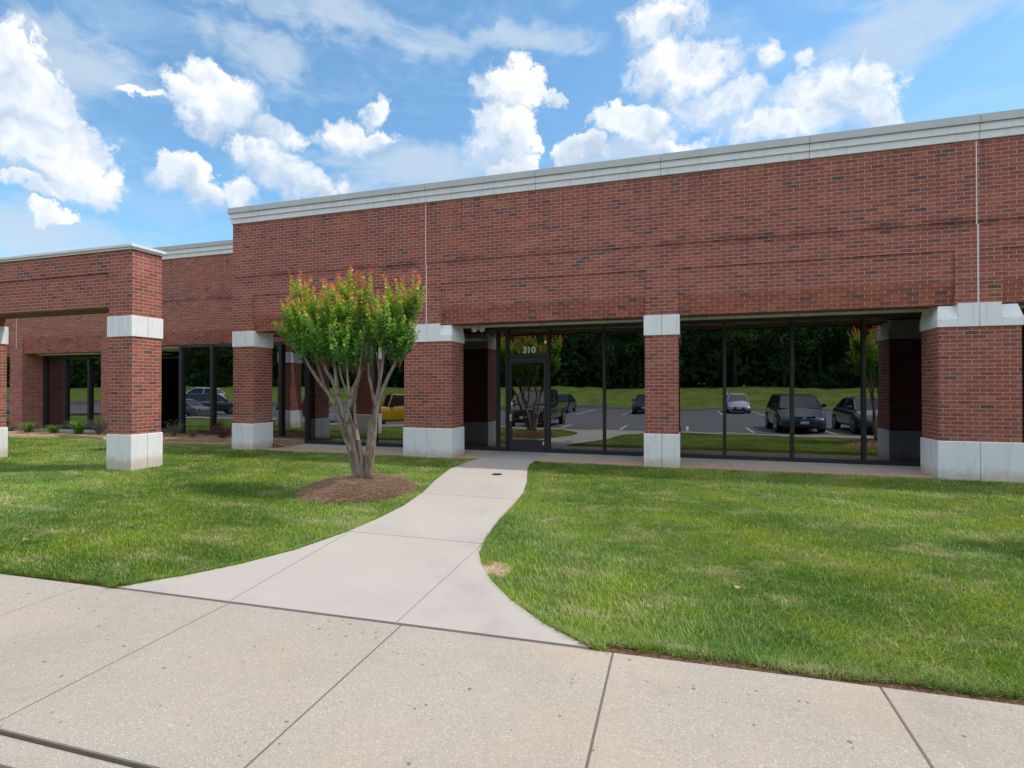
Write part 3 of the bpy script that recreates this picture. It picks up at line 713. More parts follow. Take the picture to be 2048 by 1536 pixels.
# the coping steps down at the wing's end past x=-15.9
cp = m1.build('coping', M['coping'], wing); m2.build('coping_cap', M['coping_top'], cp)
MB().box(-22.735, WY - .003, 2.9, -22.715, WY + .02, ZC).build('expansion_joint', M['caulk'], wing)
storefront([-15.04, -13.80, -12.55, -11.25, -9.80], WY + .02, .02, 2.84, wing, fw=.10, top=.07)
storefront([WY + .1, 4.1], -15.09, .02, 2.84, wing, fw=.09, axis='y')
storefront([-22.38, -21.30, -20.10, -18.85, -18.22], 3.05, .02, 2.62, wing, fw=.09)
storefront([-18.4, -16.6, -15.1], 4.15, .02, 2.70, wing, fw=.09)
storefront([-30, -27, -25, -23.1], 3.05, .02, 2.62, wing, fw=.09)
MB().box(-60, WY + .46, 2.69, -17.61, 4.2, 2.715).box(-17.6, WY + .46, 2.80, -15.16, 4.2, 3.3).build('soffit', M['soffit'], wing)
MB().box(-60, 4.25, 2.8, -9.8, 14, 2.9).box(-60, 6, 0, -9.8, 6.1, 2.8).box(-9.78, 2.4, 0, -9.72, 6, 2.8).build('interior_wall', M['room_wall'], wing)
MB().box(-60, 3.12, -.05, -9.8, 14, .005).build('interior_floor', M['carpet'], wing)
MB().box(-60, 2.6, 5.41, -10.4, 18, 5.5).build('roof', M['coping_top'], wing); MB().box(-60, 17.7, -.1, -10.62, 18, 5.4).build('rear_wall', M['brick'], wing)
b = MB(); b.box(-60, 2.0, -.3, -17.6, 4.3, .02); tag(b.build('wing_slab', M['slab_grey']), kind='structure')

# ------------------------------------------------------------ gateway
gate = thing('brick_gateway', 'free standing brick gateway of pillars and beam on the left lawn', 'gateway', (-12.7, -2.73, -.1))
GX0, GX1, GY0, GY1 = -10.80, -10.18, -3.045, -2.42
pillar(GX0, GX1, GY0, GY1, (-10.49,), (-2.73,), gate, base=-.25, z1=.60, z2=2.50, z3=2.905)
pillar(GX0 - 4.70, GX1 - 4.70, GY0, GY1, (-15.19,), (-2.73,), gate, base=-.25, z1=.60, z2=2.50, z3=2.905)
gm = MB()
for k in range(2): gm.box(GX0 - 4.7 * k, GY0, 2.90, GX1 - 4.7 * k, GY1, 3.10)
gm.box(-15.50, GY0, 3.775, GX1, GY1, 4.19)
gm.box(GX0, GY0, 3.10, GX1, GY1, 3.775); gm.box(-15.50, GY0, 3.10, -14.88, GY1, 3.775)
gm.box(-14.88, GY0 + .018, 3.10, GX0, GY1 - .018, 3.708); gm.box(-14.88, GY0 + .03, 3.708, GX0, GY1 - .03, 3.775)
gb = gm.build('beam', M['brick'], gate)
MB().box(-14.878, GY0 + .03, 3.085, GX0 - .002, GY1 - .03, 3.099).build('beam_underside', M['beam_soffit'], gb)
cm = MB(); gx = [-15.56, -13.55, -11.9, GX1 + .06]
for a, c in zip(gx, gx[1:]): cm.box(a + .002, GY0 - .03, 4.19, c - .002 - (.03 if c > -10.2 else 0), GY1 + .03, 4.225, .004); cm.box(a + .002, GY0 - .06, 4.227, c - .002, GY1 + .06, 4.285, .008)
cm.build('coping', M['coping'], gate)

# ------------------------------------------------------------ mulch beds
def bed(name, pts, label, top=.05, h=.0):
    bm = bmesh.new(); n = len(pts); c = Vector((sum(p[0] for p in pts) / n, sum(p[1] for p in pts) / n))
    rings = []
    for k, (f, zz) in enumerate(((1.0, -.05), (.97, .03), (.85, .055), (.6, .07), (.3, .075))):
        rings.append([bm.verts.new((c.x + (p[0] - c.x) * f, c.y + (p[1] - c.y) * f, ghz(p[1]) + zz * (top / .05) + random.uniform(-.008, .008))) for p in pts])
    for a, b_ in zip(rings, rings[1:]):
        for i in range(n): bm.faces.new((a[i], a[(i + 1) % n], b_[(i + 1) % n], b_[i]))
    bm.faces.new(rings[-1]); bmesh.ops.recalc_face_normals(bm, faces=bm.faces)
    return bm
def straw(bmh, n, cx, cy, rx, ry, zf, L=.09, seedv=1, inside=None):
    rn = random.Random(seedv)
    for _ in range(n):
        while True:
            a, b_ = rn.uniform(-1, 1), rn.uniform(-1, 1)
            if a * a + b_ * b_ < 1 and (inside is None or inside(cx + a * rx, cy + b_ * ry)): break
        x, y = cx + a * rx, cy + b_ * ry; z = zf(x, y) + rn.uniform(0, .018); t = rn.uniform(0, 6.28); l = L * rn.uniform(.6, 1.8); w = .0055 * rn.uniform(.5, 1)
        dx, dy = math.cos(t), math.sin(t); dz_ = rn.uniform(-.15, .25)
        x1, y1 = x + dx * l, y + dy * l; z1 = max(zf(x1, y1) + .003, z + dz_ * l)
        v = [bmh.verts.new(p) for p in ((x - dy * w, y + dx * w, z), (x + dy * w, y - dx * w, z), (x1, y1, z1))]; bmh.faces.new(v)
        v = [bmh.verts.new(p) for p in ((x, y, z - w), (x, y, z + w), (x1, y1, z1))]; bmh.faces.new(v)
def mound(cx, cy, r, h, name, n=7000, sd=1):
    zf = lambda x, y: ghz(y) - .02 + (h + .02) * max(0, 1 - (((x - cx) ** 2 + (y - cy) ** 2) / (r * r))) ** .8
    bm = bmesh.new(); rings = [[bm.verts.new((cx, cy, zf(cx, cy)))]]
    for k in range(1, 13):
        rr = r * k / 12; rings.append([bm.verts.new((cx + math.cos(t) * rr * (1 + .04 * math.sin(3 * t + 1)), cy + math.sin(t) * rr * (1 + .04 * math.sin(3 * t + 1)), zf(cx + math.cos(t) * rr, cy + math.sin(t) * rr) + random.uniform(-.01, .01))) for t in [2 * math.pi * i / 36 for i in range(36)]])
    for i in range(36): bm.faces.new((rings[0][0], rings[1][i], rings[1][(i + 1) % 36]))
    for a, b_ in zip(rings[1:], rings[2:]):
        for i in range(36): bm.faces.new((a[i], b_[i], b_[(i + 1) % 36], a[(i + 1) % 36]))
    straw(bm, n, cx, cy, r, r, zf, .11, sd)
    me = bpy.data.meshes.new(name); bm.to_mesh(me); bm.free(); o = bpy.data.objects.new(name, me); COL.objects.link(o); me.materials.append(M['mulch']); return o, zf
TX, TY = -4.80, -3.42
o, mzf = mound(TX - .07, TY, .86, .17, 'mulch_mound', 14000); tag(o, 'brown pine straw mound around the foot of the crape myrtle beside the path', 'mulch', kind='stuff')
TX2, TY2 = 5.15, -4.0
o, mzf2 = mound(TX2, TY2, .95, .12, 'mulch_mound', 2500, 2); tag(o, 'reddish pine straw ring under the tree on the right lawn', 'mulch', kind='stuff')
def bedobj(pts, label, sd, n):
    bm = bed('mulch_bed', pts, label)
    def ins(x, y):
        c = False; j = len(pts) - 1
        for i in range(len(pts)):
            (xi, yi), (xj, yj) = pts[i], pts[j]
            if (yi > y) != (yj > y) and x < (xj - xi) * (y - yi) / (yj - yi) + xi: c = not c
            j = i
        return c
    xs = [p[0] for p in pts]; ys = [p[1] for p in pts]
    straw(bm, n, (min(xs) + max(xs)) / 2, (min(ys) + max(ys)) / 2, (max(xs) - min(xs)) / 2 * 1.3, (max(ys) - min(ys)) / 2 * 1.3, lambda x, y: ghz(y) + .055, .12, sd, ins)
    me = bpy.data.meshes.new('mulch_bed'); bm.to_mesh(me); bm.free(); o = bpy.data.objects.new('mulch_bed', me); COL.objects.link(o); me.materials.append(M['mulch']); tag(o, label, 'mulch', kind='stuff'); return ins
BEDS = []
BEDS.append(bedobj([(-16.0, .75), (-13.7, .42), (-12.6, .55), (-11.5, .75), (-10.5, .70), (-9.8, .62), (-9.45, .45), (-9.75, 1.3), (-9.75, 2.2), (-13.0, 2.22), (-16.2, 2.22)], 'brown mulch bed under the set back windows behind the corner pillar', 3, 7000))
BEDS.append(bedobj([(-30, .3), (-22, .35), (-20, .55), (-18.4, 1.0), (-16.3, .85), (-16.5, 2.0), (-18.0, 2.0), (-22, 2.0), (-30, 2.0)], 'mulch bed with daylilies in front of the far left window bay', 4, 6000))

# ------------------------------------------------------------ grass blades
def grass(name, label, x0, x1, y0, y1, dens, hgt, keep):
    """numpy built blades: two segments each"""
    P = []
    nx = int((x1 - x0) * (y1 - y0) * dens)
    x = rng.uniform(x0, x1, nx); y = rng.uniform(y0, y1, nx); k = keep(x, y); return x[k], y[k]
pl = np.array([(p[1], p[0]) for p in path_left[::-1]]); prr = np.array([(p[1], p[0]) for p in path_right[::-1]])
def on_path(x, y, m=.0):
    lx = np.interp(y, pl[:, 0], pl[:, 1]); rx = np.interp(y, prr[:, 0], prr[:, 1]); return (x > lx - m) & (x < rx + m)
def pts_for(x0, x1, y0, y1, dens):
    n = int((x1 - x0) * (y1 - y0) * dens); x = rng.uniform(x0, x1, n); y = rng.uniform(y0, y1, n)
    # clumping
    c = np.sin(x * 9.1 + 3 * np.sin(y * 5.3)) * np.sin(y * 11.7 + 2 * np.sin(x * 6.1)); k = rng.uniform(0, 1, n) < .72 + .28 * c
    k &= ~on_path(x, y, .0)
    sy = -7.31 + .035 * (x + .5); k &= y > sy + .035 + .02 * np.sin(x * 7) * np.sin(x * 2.3) + np.where(x > -.5, .02, 0)
    k &= ((x - TX + .07) ** 2 + (y - TY) ** 2 > (.80 + .04 * np.sin(7 * np.arctan2(y - TY, x - TX))) ** 2) & ((x - TX2) ** 2 + (y - TY2) ** 2 > .85 ** 2)
    # pillars and slab
    k &= ~((x > GX0 - .03) & (x < GX1 + .03) & (y > GY0 - .03) & (y < GY1 + .03)); k &= ~((x > -15.54) & (x < -14.84) & (y > GY0 - .03) & (y < GY1 + .03))
    k &= ~((x > -10.05) & (y > -.01)); k &= ~((x > -10.8) & (x < -10.0) & (y > -.03))
    edge = .42 + .10 * np.sin(x * 1.3) + np.where(x < -16.3, -.05, 0) + np.where(x > -13, .12, 0); k &= y < edge
    # bare clay spot by the path flare
    k &= ~(((x + 1.74) / .13) ** 2 + ((y + 6.13) / .17) ** 2 < rng.uniform(.3, 1.3, n))
    return x[k], y[k]
zones = [(-7, 4, -7.6, -5.2, 4200), (-8, 6, -5.2, -3.2, 2900), (-12, 7.5, -3.2, -1.2, 1900), (-12, 7.5, -1.2, .75, 1500), (-20, -12, -3.6, .75, 900), (-12, -8, -5.2, -3.2, 1700), (-10, -7, -7.6, -5.2, 2000), (4, 9, -7.6, -5.2, 400), (7.5, 14, -5.2, 0, 300)]
X = []; Y = []; HS = []
for z in zones:
    a, b_ = pts_for(*z); X.append(a); Y.append(b_)
# dense overhanging fringe along path and walk edges
for poly, s in ((path_left, -1), (path_right, 1)):
    P_ = np.array(poly); seg = np.hypot(*np.diff(P_, axis=0).T); cum = np.r_[0, np.cumsum(seg)]; t = rng.uniform(0, cum[-1], 9000)
    ex = np.interp(t, cum, P_[:, 0]); ey = np.interp(t, cum, P_[:, 1]); o_ = rng.uniform(.0, .10, 9000)
    xx = ex + s * o_; k = ~(((xx + 1.74) / .13) ** 2 + ((ey + 6.13) / .17) ** 2 < rng.uniform(.3, 1.3, 9000)) & (ey < -.02); X.append(xx[k]); Y.append(ey[k] + 0 * o_[k])
xx = rng.uniform(-9, 3.2, 26000); yy = -7.31 + .035 * (xx + .5) + np.abs(rng.normal(0, .11, 26000)) + .035 + .025 * np.sin(xx * 6.1) * np.sin(xx * 2.3) + np.where(xx > -.5, .025, 0); k = ~on_path(xx, yy, 0); X.append(xx[k]); Y.append(yy[k])
X = np.concatenate(X); Y = np.concatenate(Y); n = len(X)
Z = -.025 * np.clip(-Y, 0, 9) - .022
r = rng.uniform(0, 1, n); ang = rng.uniform(0, 2 * np.pi, n); dist = np.hypot(X, Y + 10.836)
long_ = .5 + .5 * np.sin(X * 1.9 + 1.2 * np.sin(Y * 2.1)) * np.sin(Y * 2.7)
edgey = np.exp(-np.clip(Y + 7.31 - .035 * (X + .5), 0, 9) / .35)
hh = (.022 + .022 * rng.uniform(0, 1, n) + .012 * long_ + .030 * edgey) ; lean = rng.uniform(.35, 1.35, n) * hh; wdt = .0022 + .0006 * rng.uniform(0, 1, n) + .00022 * np.clip(dist - 4, 0, 12)
# overall combed direction varies in patches
comb = 2.2 * np.sin(X * .8 + Y * .5) + 1.0; ang = np.where(rng.uniform(0, 1, n) < .5, comb + rng.normal(0, .7, n), ang)
dx, dy = np.cos(ang), np.sin(ang); sxp, syp = -dy, dx
V = np.empty((n, 5, 3)); hz_ = np.sqrt(np.clip(hh ** 2 - (lean * .6) ** 2, 1e-6, None))
tw = rng.uniform(-.6, .6, n); wx, wy = np.cos(ang + 1.57 + tw), np.sin(ang + 1.57 + tw)
V[:, 0] = np.c_[X - wx * wdt, Y - wy * wdt, Z]; V[:, 1] = np.c_[X + wx * wdt, Y + wy * wdt, Z]
mx_, my_ = X + dx * lean * .35, Y + dy * lean * .35; mz = Z + hz_ * .62
V[:, 2] = np.c_[mx_ + wx * wdt * .85, my_ + wy * wdt * .85, mz]; V[:, 3] = np.c_[mx_ - wx * wdt * .85, my_ - wy * wdt * .85, mz]
V[:, 4] = np.c_[X + dx * lean, Y + dy * lean, Z + hz_]
me = bpy.data.meshes.new('grass_blades'); me.vertices.add(n * 5); me.vertices.foreach_set('co', V.astype(np.float32).ravel())
base = (np.arange(n) * 5)[:, None]
loops = np.concatenate([base + np.array([[0, 1, 2, 3]]), base + np.array([[3, 2, 4]])], axis=1).ravel().astype(np.int32)
me.loops.add(n * 7); me.loops.foreach_set('vertex_index', loops)
me.polygons.add(n * 2); me.polygons.foreach_set('loop_start', np.stack([np.arange(n) * 7, np.arange(n) * 7 + 4], 1).ravel().astype(np.int32))
me.polygons.foreach_set('loop_total', np.tile(np.array([4, 3], np.int32), n))
at = me.attributes.new('rnd', 'FLOAT', 'FACE'); at.data.foreach_set('value', np.repeat(r, 2).astype(np.float32))
me.update(); me.materials.append(M['blades'])
o = bpy.data.objects.new('grass', me); COL.objects.link(o); tag(o, 'mown green lawn grass with dry patches either side of the path', 'grass', kind='stuff')
print('blades', n)

# ------------------------------------------------------------ leaves helper
def leaf_mesh(name, C, Dv, Nv, L, Wd, hue, mat, rnd=None):
    """kite shaped leaves; C centre base, Dv along, Nv normal"""
    n = len(C); Dv = Dv / np.linalg.norm(Dv, axis=1)[:, None]; Sv = np.cross(Dv, Nv); Sv /= (np.linalg.norm(Sv, axis=1)[:, None] + 1e-9); Nn = np.cross(Sv, Dv)
    L = L[:, None]; Wd = Wd[:, None]
    V = np.empty((n, 5, 3)); V[:, 0] = C; V[:, 1] = C + Dv * L * .45 + Sv * Wd * .5 + Nn * Wd * .12; V[:, 2] = C + Dv * L; V[:, 3] = C + Dv * L * .45 - Sv * Wd * .5 + Nn * Wd * .12; V[:, 4] = C + Dv * L * .5
    me = bpy.data.meshes.new(name); me.vertices.add(n * 5); me.vertices.foreach_set('co', V.astype(np.float32).ravel())
    base = (np.arange(n) * 5)[:, None]; loops = np.concatenate([base + np.array([[0, 1, 4]]), base + np.array([[1, 2, 4]]), base + np.array([[4, 2, 3]]), base + np.array([[0, 4, 3]])], 1).ravel().astype(np.int32)
    me.loops.add(n * 12); me.loops.foreach_set('vertex_index', loops); me.polygons.add(n * 4)
    me.polygons.foreach_set('loop_start', (np.arange(n * 4) * 3).astype(np.int32)); me.polygons.foreach_set('loop_total', np.full(n * 4, 3, np.int32))
    for nm, a in (('hue', hue), ('rnd', rnd if rnd is not None else rng.uniform(0, 1, n))):
        q = me.attributes.new(nm, 'FLOAT', 'FACE'); q.data.foreach_set('value', np.repeat(a, 4).astype(np.float32))
    me.update(); me.materials.append(mat); return me
def U(n, a=0, b=1): return rng.uniform(a, b, n)

# ------------------------------------------------------------ crape myrtle, stems traced on the plane y = TY
cs, sn = math.cos(YAW), math.sin(YAW)
def at(px, py, Y):
    d = pixdir(px, py); t = (Y - CAMY) / d.y; return Vector((d.x * t, Y, CAMZ + d.z * t))
myr = thing('crape_myrtle', 'crape myrtle with red tipped green crown standing in the straw mound by the path', 'tree', (TX, TY, mzf(TX, TY) - .03))
stems = [
 ([(716, 958), (704, 915), (692, 875), (679, 838), (670, 808), (650, 778), (620, 735), (604, 700)], .050, .020, .00),
 ([(670, 808), (651, 777), (639, 739), (632, 715), (622, 680)], .026, .013, .05),
 ([(720, 958), (709, 900), (693, 841), (676, 791), (664, 758), (651, 738), (640, 690)], .052, .018, -.10),
 ([(676, 791), (672, 750), (668, 720), (664, 670), (660, 620)], .034, .012, -.12),
 ([(694, 845), (698, 811), (699, 794), (685, 762), (678, 730)], .028, .014, -.16),
 ([(699, 796), (695, 752), (694, 720), (690, 660), (700, 600)], .022, .010, -.18),
 ([(699, 796), (710, 768), (718, 745), (722, 700), (730, 650)], .026, .010, -.14),
 ([(722, 958), (717, 895), (703, 841), (694, 810)], .028, .018, .06),
 ([(724, 958), (719, 889), (711, 850), (709, 811), (714, 773), (722, 742), (730, 700)], .026, .013, .12),
 ([(733, 957), (736, 900), (740, 850), (750, 817), (745, 785), (738, 752), (737, 719), (735, 660)], .036, .016, .03),
 ([(737, 957), (745, 900), (750, 843), (755, 808), (763, 785), (774, 759), (788, 730), (800, 690)], .046, .018, -.05),
 ([(750, 812), (758, 772), (764, 739), (770, 690), (776, 640)], .028, .011, -.08),
 ([(752, 815), (756, 770), (757, 742), (752, 700)], .014, .008, .06),
 ([(726, 958), (724, 930), (722, 905), (716, 880)], .044, .03, .0),
]
bm_ = MB()
for pts, r0, r1, dy_ in stems:
    n_ = len(pts); PP = []
    for i, (px, py) in enumerate(pts):
        f_ = i / (n_ - 1); PP.append(at(px, py, TY + dy_ * min(1, max(0, (950 - py) / 110.))))
    # resample with catmull-rom
    QQ = []
    for i in range(n_ - 1):
        p0, p1, p2, p3 = PP[max(i - 1, 0)], PP[i], PP[i + 1], PP[min(i + 2, n_ - 1)]
        for k in range(4):
            t_ = k / 4; QQ.append(.5 * ((2 * p1) + (-p0 + p2) * t_ + (2 * p0 - 5 * p1 + 4 * p2 - p3) * t_ ** 2 + (-p0 + 3 * p1 - 3 * p2 + p3) * t_ ** 3))
    QQ.append(PP[-1]); m_ = len(QQ)
    bm_.tube(QQ, [(r0 * (1 + .25 * max(0, 1 - i / 4)) if pts[0][1] > 940 else r0) * (1 - i / m_) + r1 * (i / m_) for i in range(m_)], 10)
myr_trunk = bm_.build('trunk', M['bark'], myr, True)
def crown_myrtle(ells, nshoot, base_off, seed, zlo, zhi):
    """shoots rising through ellipsoids; leaves in pairs along each"""
    g_ = np.random.default_rng(seed); Cs = []; Ds = []; Ns = []; Ls = []; Hs = []; twigs = MB()
    wts = np.array([e[6] for e in ells]); wts = wts / wts.sum()
    for k in range(nshoot):
        e = ells[g_.choice(len(ells), p=wts)]
        v = g_.normal(size=3); v /= np.linalg.norm(v); rr = g_.uniform(.35, 1) ** .5
        c = np.array(e[:3]); p = c + v * rr * np.array(e[3:6]) * .86
        outw = (v * np.array([1, 1, .3])); dr = outw * .42 + np.array([0, 0, 1.0]) + g_.normal(size=3) * .16; dr /= np.linalg.norm(dr)
        Ln = g_.uniform(.22, .42) * (1.15 if v[2] > .2 else .8); m = int(Ln / .017)
        hf = (p[2] - zlo) / (zhi - zlo)
        pend = p + dr * Ln
        if k % 2 == 0: twigs.tube([tuple(p - dr * .12), tuple(p + dr * Ln * .5), tuple(pend - dr * .02)], [.004, .003, .0015], 4)
        for i in range(m):
            f = i / max(1, m - 1); q = p + dr * Ln * f; a0 = i * 2.4 + g_.uniform(0, .6)
            for s in (0, math.pi):
                a_ = a0 + s; sd_ = np.array([math.cos(a_), math.sin(a_), 0]); sd_ -= dr * sd_.dot(dr); sd_ /= np.linalg.norm(sd_)
                dl = sd_ * 1.0 + dr * g_.uniform(.2, .7) + np.array([0, 0, -.15 * (1 - f)]); nn = dr * .35 + g_.normal(size=3) * 1.0 + np.array([0, -.45, .3])
                sz = (.062 - .026 * f) * g_.uniform(.6, 1.25)
                Cs.append(q); Ds.append(dl); Ns.append(nn); Ls.append(sz)
                hue = .10 + .43 * max(0, hf) ** 1.0 + .60 * (f ** 2.5) * (.36 + .85 * max(0, hf) ** .7) * (1 if v[2] > -.2 else .55) + g_.normal() * .07
                Hs.append(min(1, max(0, hue)))
    Cs = np.array(Cs); Ls = np.array(Ls)
    return Cs, np.array(Ds), np.array(Ns), Ls, Ls * .66, np.array(Hs), twigs
def ell(px, py, rpx, rpz, w, dy=0, ryk=.85):
    c = at(px, py, TY + dy); s_ = 8.0 / F * .98; return (c.x, c.y, c.z, rpx * s_, rpx * s_ * ryk, rpz * s_, w)
E1 = [ell(664, 680, 96, 58, 3.0, 0, .8), ell(692, 632, 56, 44, 1.5, 0, 1.0), ell(625, 645, 50, 40, 1.2, .1), ell(787, 670, 50, 56, 1.8, 0, 1.0), ell(590, 668, 40, 42, 1.0, .05), ell(690, 722, 72, 26, 1.1, -.1), ell(618, 708, 44, 26, .7, -.05), ell(795, 705, 34, 28, .6, -.05), ell(748, 660, 34, 40, .7, .1), ell(802, 625, 24, 34, .6), ell(690, 592, 18, 20, .3), ell(598, 600, 20, 26, .35), ell(735, 600, 22, 26, .35), ell(826, 620, 12, 30, .25)]
Cc, Dd, Nn_, Ll, Ww, Hh, tw_ = crown_myrtle(E1, 720, 0, 5, at(700, 745, TY).z, at(700, 560, TY).z)
off = np.array(wl(myr)); me = leaf_mesh('crown', Cc - off, Dd, Nn_, Ll, Ww, Hh, M['myrtle_leaf']); o = bpy.data.objects.new('crown', me); COL.objects.link(o); o.parent = myr
tw_.build('twigs', M['bark'], myr, True)
print('leaves', len(Cc))
# same kind of tree further right on the lawn (seen mirrored in the glass)
m2 = copy_tree(myr); m2.location = (TX2, TY2, mzf2(TX2, TY2) - .03); m2.rotation_euler = (0, 0, R(140)); m2.scale = (.95, .95, 1.0)
m2['label'] = 'crape myrtle on the right lawn mirrored in the dark glass next to the right pier'
myr['group'] = 'crape myrtles on the front lawn'; m2['group'] = 'crape myrtles on the front lawn'

# ------------------------------------------------------------ bed plants
def px_ground(px, py, z=0.04):
    d = pixdir(px, py); t = (z - CAMZ) / d.z; return Vector((d.x * t, CAMY + d.y * t, z))
def lily(x, y, r, h, label, seed, mat='lily_leaf', n=110):
    g_ = np.random.default_rng(seed); t = thing('daylily', label, 'plant', (x, y, .05)); bm = bmesh.new(); hues = []
    for k in range(n):
        a = g_.uniform(0, 6.28); l = g_.uniform(.6, 1) * r * 1.1; hgt = h * g_.uniform(.6, 1.1); w = .011; x0, y0 = g_.normal() * .04, g_.normal() * .04; prev = None; hu = g_.uniform()
        for i in range(6):
            f = i / 5; rr = l * f ** 1.2; z = hgt * (math.sin(min(f * 2.1, 2.4)) if f < 1 else math.sin(2.1)) ; ww = w * (1 - f ** 2 * .9)
            p = Vector((x0 + math.cos(a) * rr, y0 + math.sin(a) * rr, z)); sv = Vector((-math.sin(a), math.cos(a), 0)) * ww
            c = (bm.verts.new(p - sv), bm.verts.new(p + sv))
            if prev: bm.faces.new((prev[0], prev[1], c[1], c[0])); hues.append(hu)
            prev = c
    me = bpy.data.meshes.new('leaves'); bm.to_mesh(me); bm.free(); me.materials.append(M[mat])
    for nm in ('hue', 'rnd'):
        q = me.attributes.new(nm, 'FLOAT', 'FACE'); q.data.foreach_set('value', hues)
    o = bpy.data.objects.new('leaves', me); COL.objects.link(o); o.parent = t
    MB().cyl((0, 0, -.05), (0, 0, .04), .035, .02, 8).build('stem', M['dark_bark'], t, local=True); return t
lg = 'daylilies in the far left bed'
lily(-20.15, 1.15, .42, .34, 'leftmost arching green daylily clump in the bed beside the left gateway pillar', 1)['group'] = lg
lily(-19.05, 1.2, .36, .27, 'smallest low daylily clump in the middle of the far left bed', 2)['group'] = lg
t = lily(-18.0, 1.25, .46, .42, 'tallest bright green daylily clump with yellow leaves in front of the brown bush', 3, n=150); t['group'] = lg
def shrub(name, x, y, r, h, label, seed, mat, n=900, ls=.035, twig=True):
    g_ = np.random.default_rng(seed); t = thing(name, label, 'shrub', (x, y, .04)); tm = MB(); C_ = []; D_ = []
    for k in range(26):
        a = g_.uniform(0, 6.28); rr = r * g_.uniform(.3, 1); tip = np.array([math.cos(a) * rr, math.sin(a) * rr, h * g_.uniform(.55, 1)])
        tm.tube([(0, 0, -.04), tuple(tip * .5 + np.array([0, 0, .1 * h])), tuple(tip)], [.008, .005, .002], 4)
        for j in range(n // 26): f = g_.uniform(.35, 1.02); C_.append(tip * f + g_.normal(size=3) * .035); D_.append(g_.normal(size=3) + np.array([0, 0, .3]))
    C_ = np.array(C_); m = len(C_)
    me = leaf_mesh('foliage', C_, np.array(D_), g_.normal(size=(m, 3)), g_.uniform(.6, 1.2, m) * ls, g_.uniform(.6, 1.2, m) * ls * .6, g_.uniform(0, 1, m), M[mat])
    o = bpy.data.objects.new('foliage', me); COL.objects.link(o); o.parent = t; tm.build('stem', M['dark_bark'], t, local=True); return t
shrub('shrub', -17.5, 1.5, .48, .58, 'brown twiggy bush with grey green leaves left of the gateway pillar', 11, 'grey_leaf', 1100)
shrub('shrub', -14.45, 1.5, .30, .52, 'loose grey green shrub in front of the window corner right of the gateway pillar', 12, 'grey_leaf', 500)
shrub('shrub', -13.7, 1.5, .24, .28, 'small bright green shrub low in the mulch between the window mullions', 13, 'lily_leaf', 400)
shrub('shrub', -12.6, 1.5, .34, .42, 'reddish brown shrub just left of the corner pillar', 14, 'red_leaf', 1200)
shrub('shrub', -21.3, 1.3, .30, .24, 'pale grey green ground shrub at the left edge of the far bed', 15, 'grey_leaf', 500)

M['dry_leaf'] = simple('dry_leaf', (.36, .27, .14), .7)
for px, py, lab in ((50, 1079, 'curled tan fallen leaf lying on the left lawn near the photo edge'), (1464, 1175, 'pale tan fallen leaf lying in the middle of the right lawn'), (2036, 1034, 'tan fallen leaf on the right lawn in the tree shade')):
    p = px_ground(px, py, -.09); p = px_ground(px, py, ghz(p.y) + .025); bm = bmesh.new(); pr = None
    for i in range(5):
        f = i / 4; w = .022 * math.sin(math.pi * min(.98, f * .9 + .06)); c = (bm.verts.new((f * .075, -w, .012 + .02 * (f - .5) ** 2 * 4)), bm.verts.new((f * .075, 0, .004)), bm.verts.new((f * .075, w, .014)))
        if pr: bm.faces.new((pr[0], c[0], c[1], pr[1])); bm.faces.new((pr[1], c[1], c[2], pr[2]))
        pr = c
    me = bpy.data.meshes.new('fallen_leaf'); bm.to_mesh(me); bm.free(); o = bpy.data.objects.new('fallen_leaf', me); COL.objects.link(o); me.materials.append(M['dry_leaf']); o.location = p; o.rotation_euler = (.2, .1, px); tag(o, lab, 'leaf', 'fallen leaves on the lawn')

# ------------------------------------------------------------ woods behind the car park (mirrored in the glass)
def wood_tree(seed, h, r):
    g_ = np.random.default_rng(seed); t = thing('woodland_tree', 'tall leafy tree in the woods behind the car park mirrored in the windows', 'tree', (0, 0, 0), 0, 'trees in the woods behind the car park')
    tm = MB(); tm.tube([(0, 0, -.4), (.1, .05, h * .35), (-.1, .1, h * .8)], [.24, .18, .06], 8)
    for k in range(7):
        a = g_.uniform(0, 6.28); z = h * g_.uniform(.25, .65); tm.tube([(0, 0, z), (math.cos(a) * r * .5, math.sin(a) * r * .5, z + .8), (math.cos(a) * r * .85, math.sin(a) * r * .85, z + 1.3)], [.08, .05, .02], 5)
    tm.build('trunk', M['dark_bark'], t, True, local=True)
    C_ = []; N_ = []
    for k in range(70):
        v = g_.normal(size=3); v /= np.linalg.norm(v); f = g_.uniform(.45, 1.0); c = np.array([0, 0, h * .58]) + v * np.array([r, r, h * .44]) * f
        cr = g_.uniform(.55, 1.15); m = 75; u = g_.normal(size=(m, 3)); u /= np.linalg.norm(u, axis=1)[:, None]
        C_.append(c + u * cr * g_.uniform(.6, 1, (m, 1))); N_.append(u + g_.normal(size=(m, 3)) * .5)
    C_ = np.concatenate(C_); N_ = np.concatenate(N_); m = len(C_); D_ = np.cross(N_, g_.normal(size=(m, 3)))
    me = leaf_mesh('crown', C_, D_, N_, g_.uniform(.25, .42, m), g_.uniform(.18, .30, m), np.clip((C_[:, 2] / h) * .9 + g_.normal(size=m) * .15, 0, 1), M['wood_leaf'], g_.uniform(0, 1, m))
    o = bpy.data.objects.new('crown', me); COL.objects.link(o); o.parent = t; return t
protos = [wood_tree(21, 13, 3.6), wood_tree(22, 11, 3.2), wood_tree(23, 15, 4.0)]
k = 0; rn = random.Random(5)
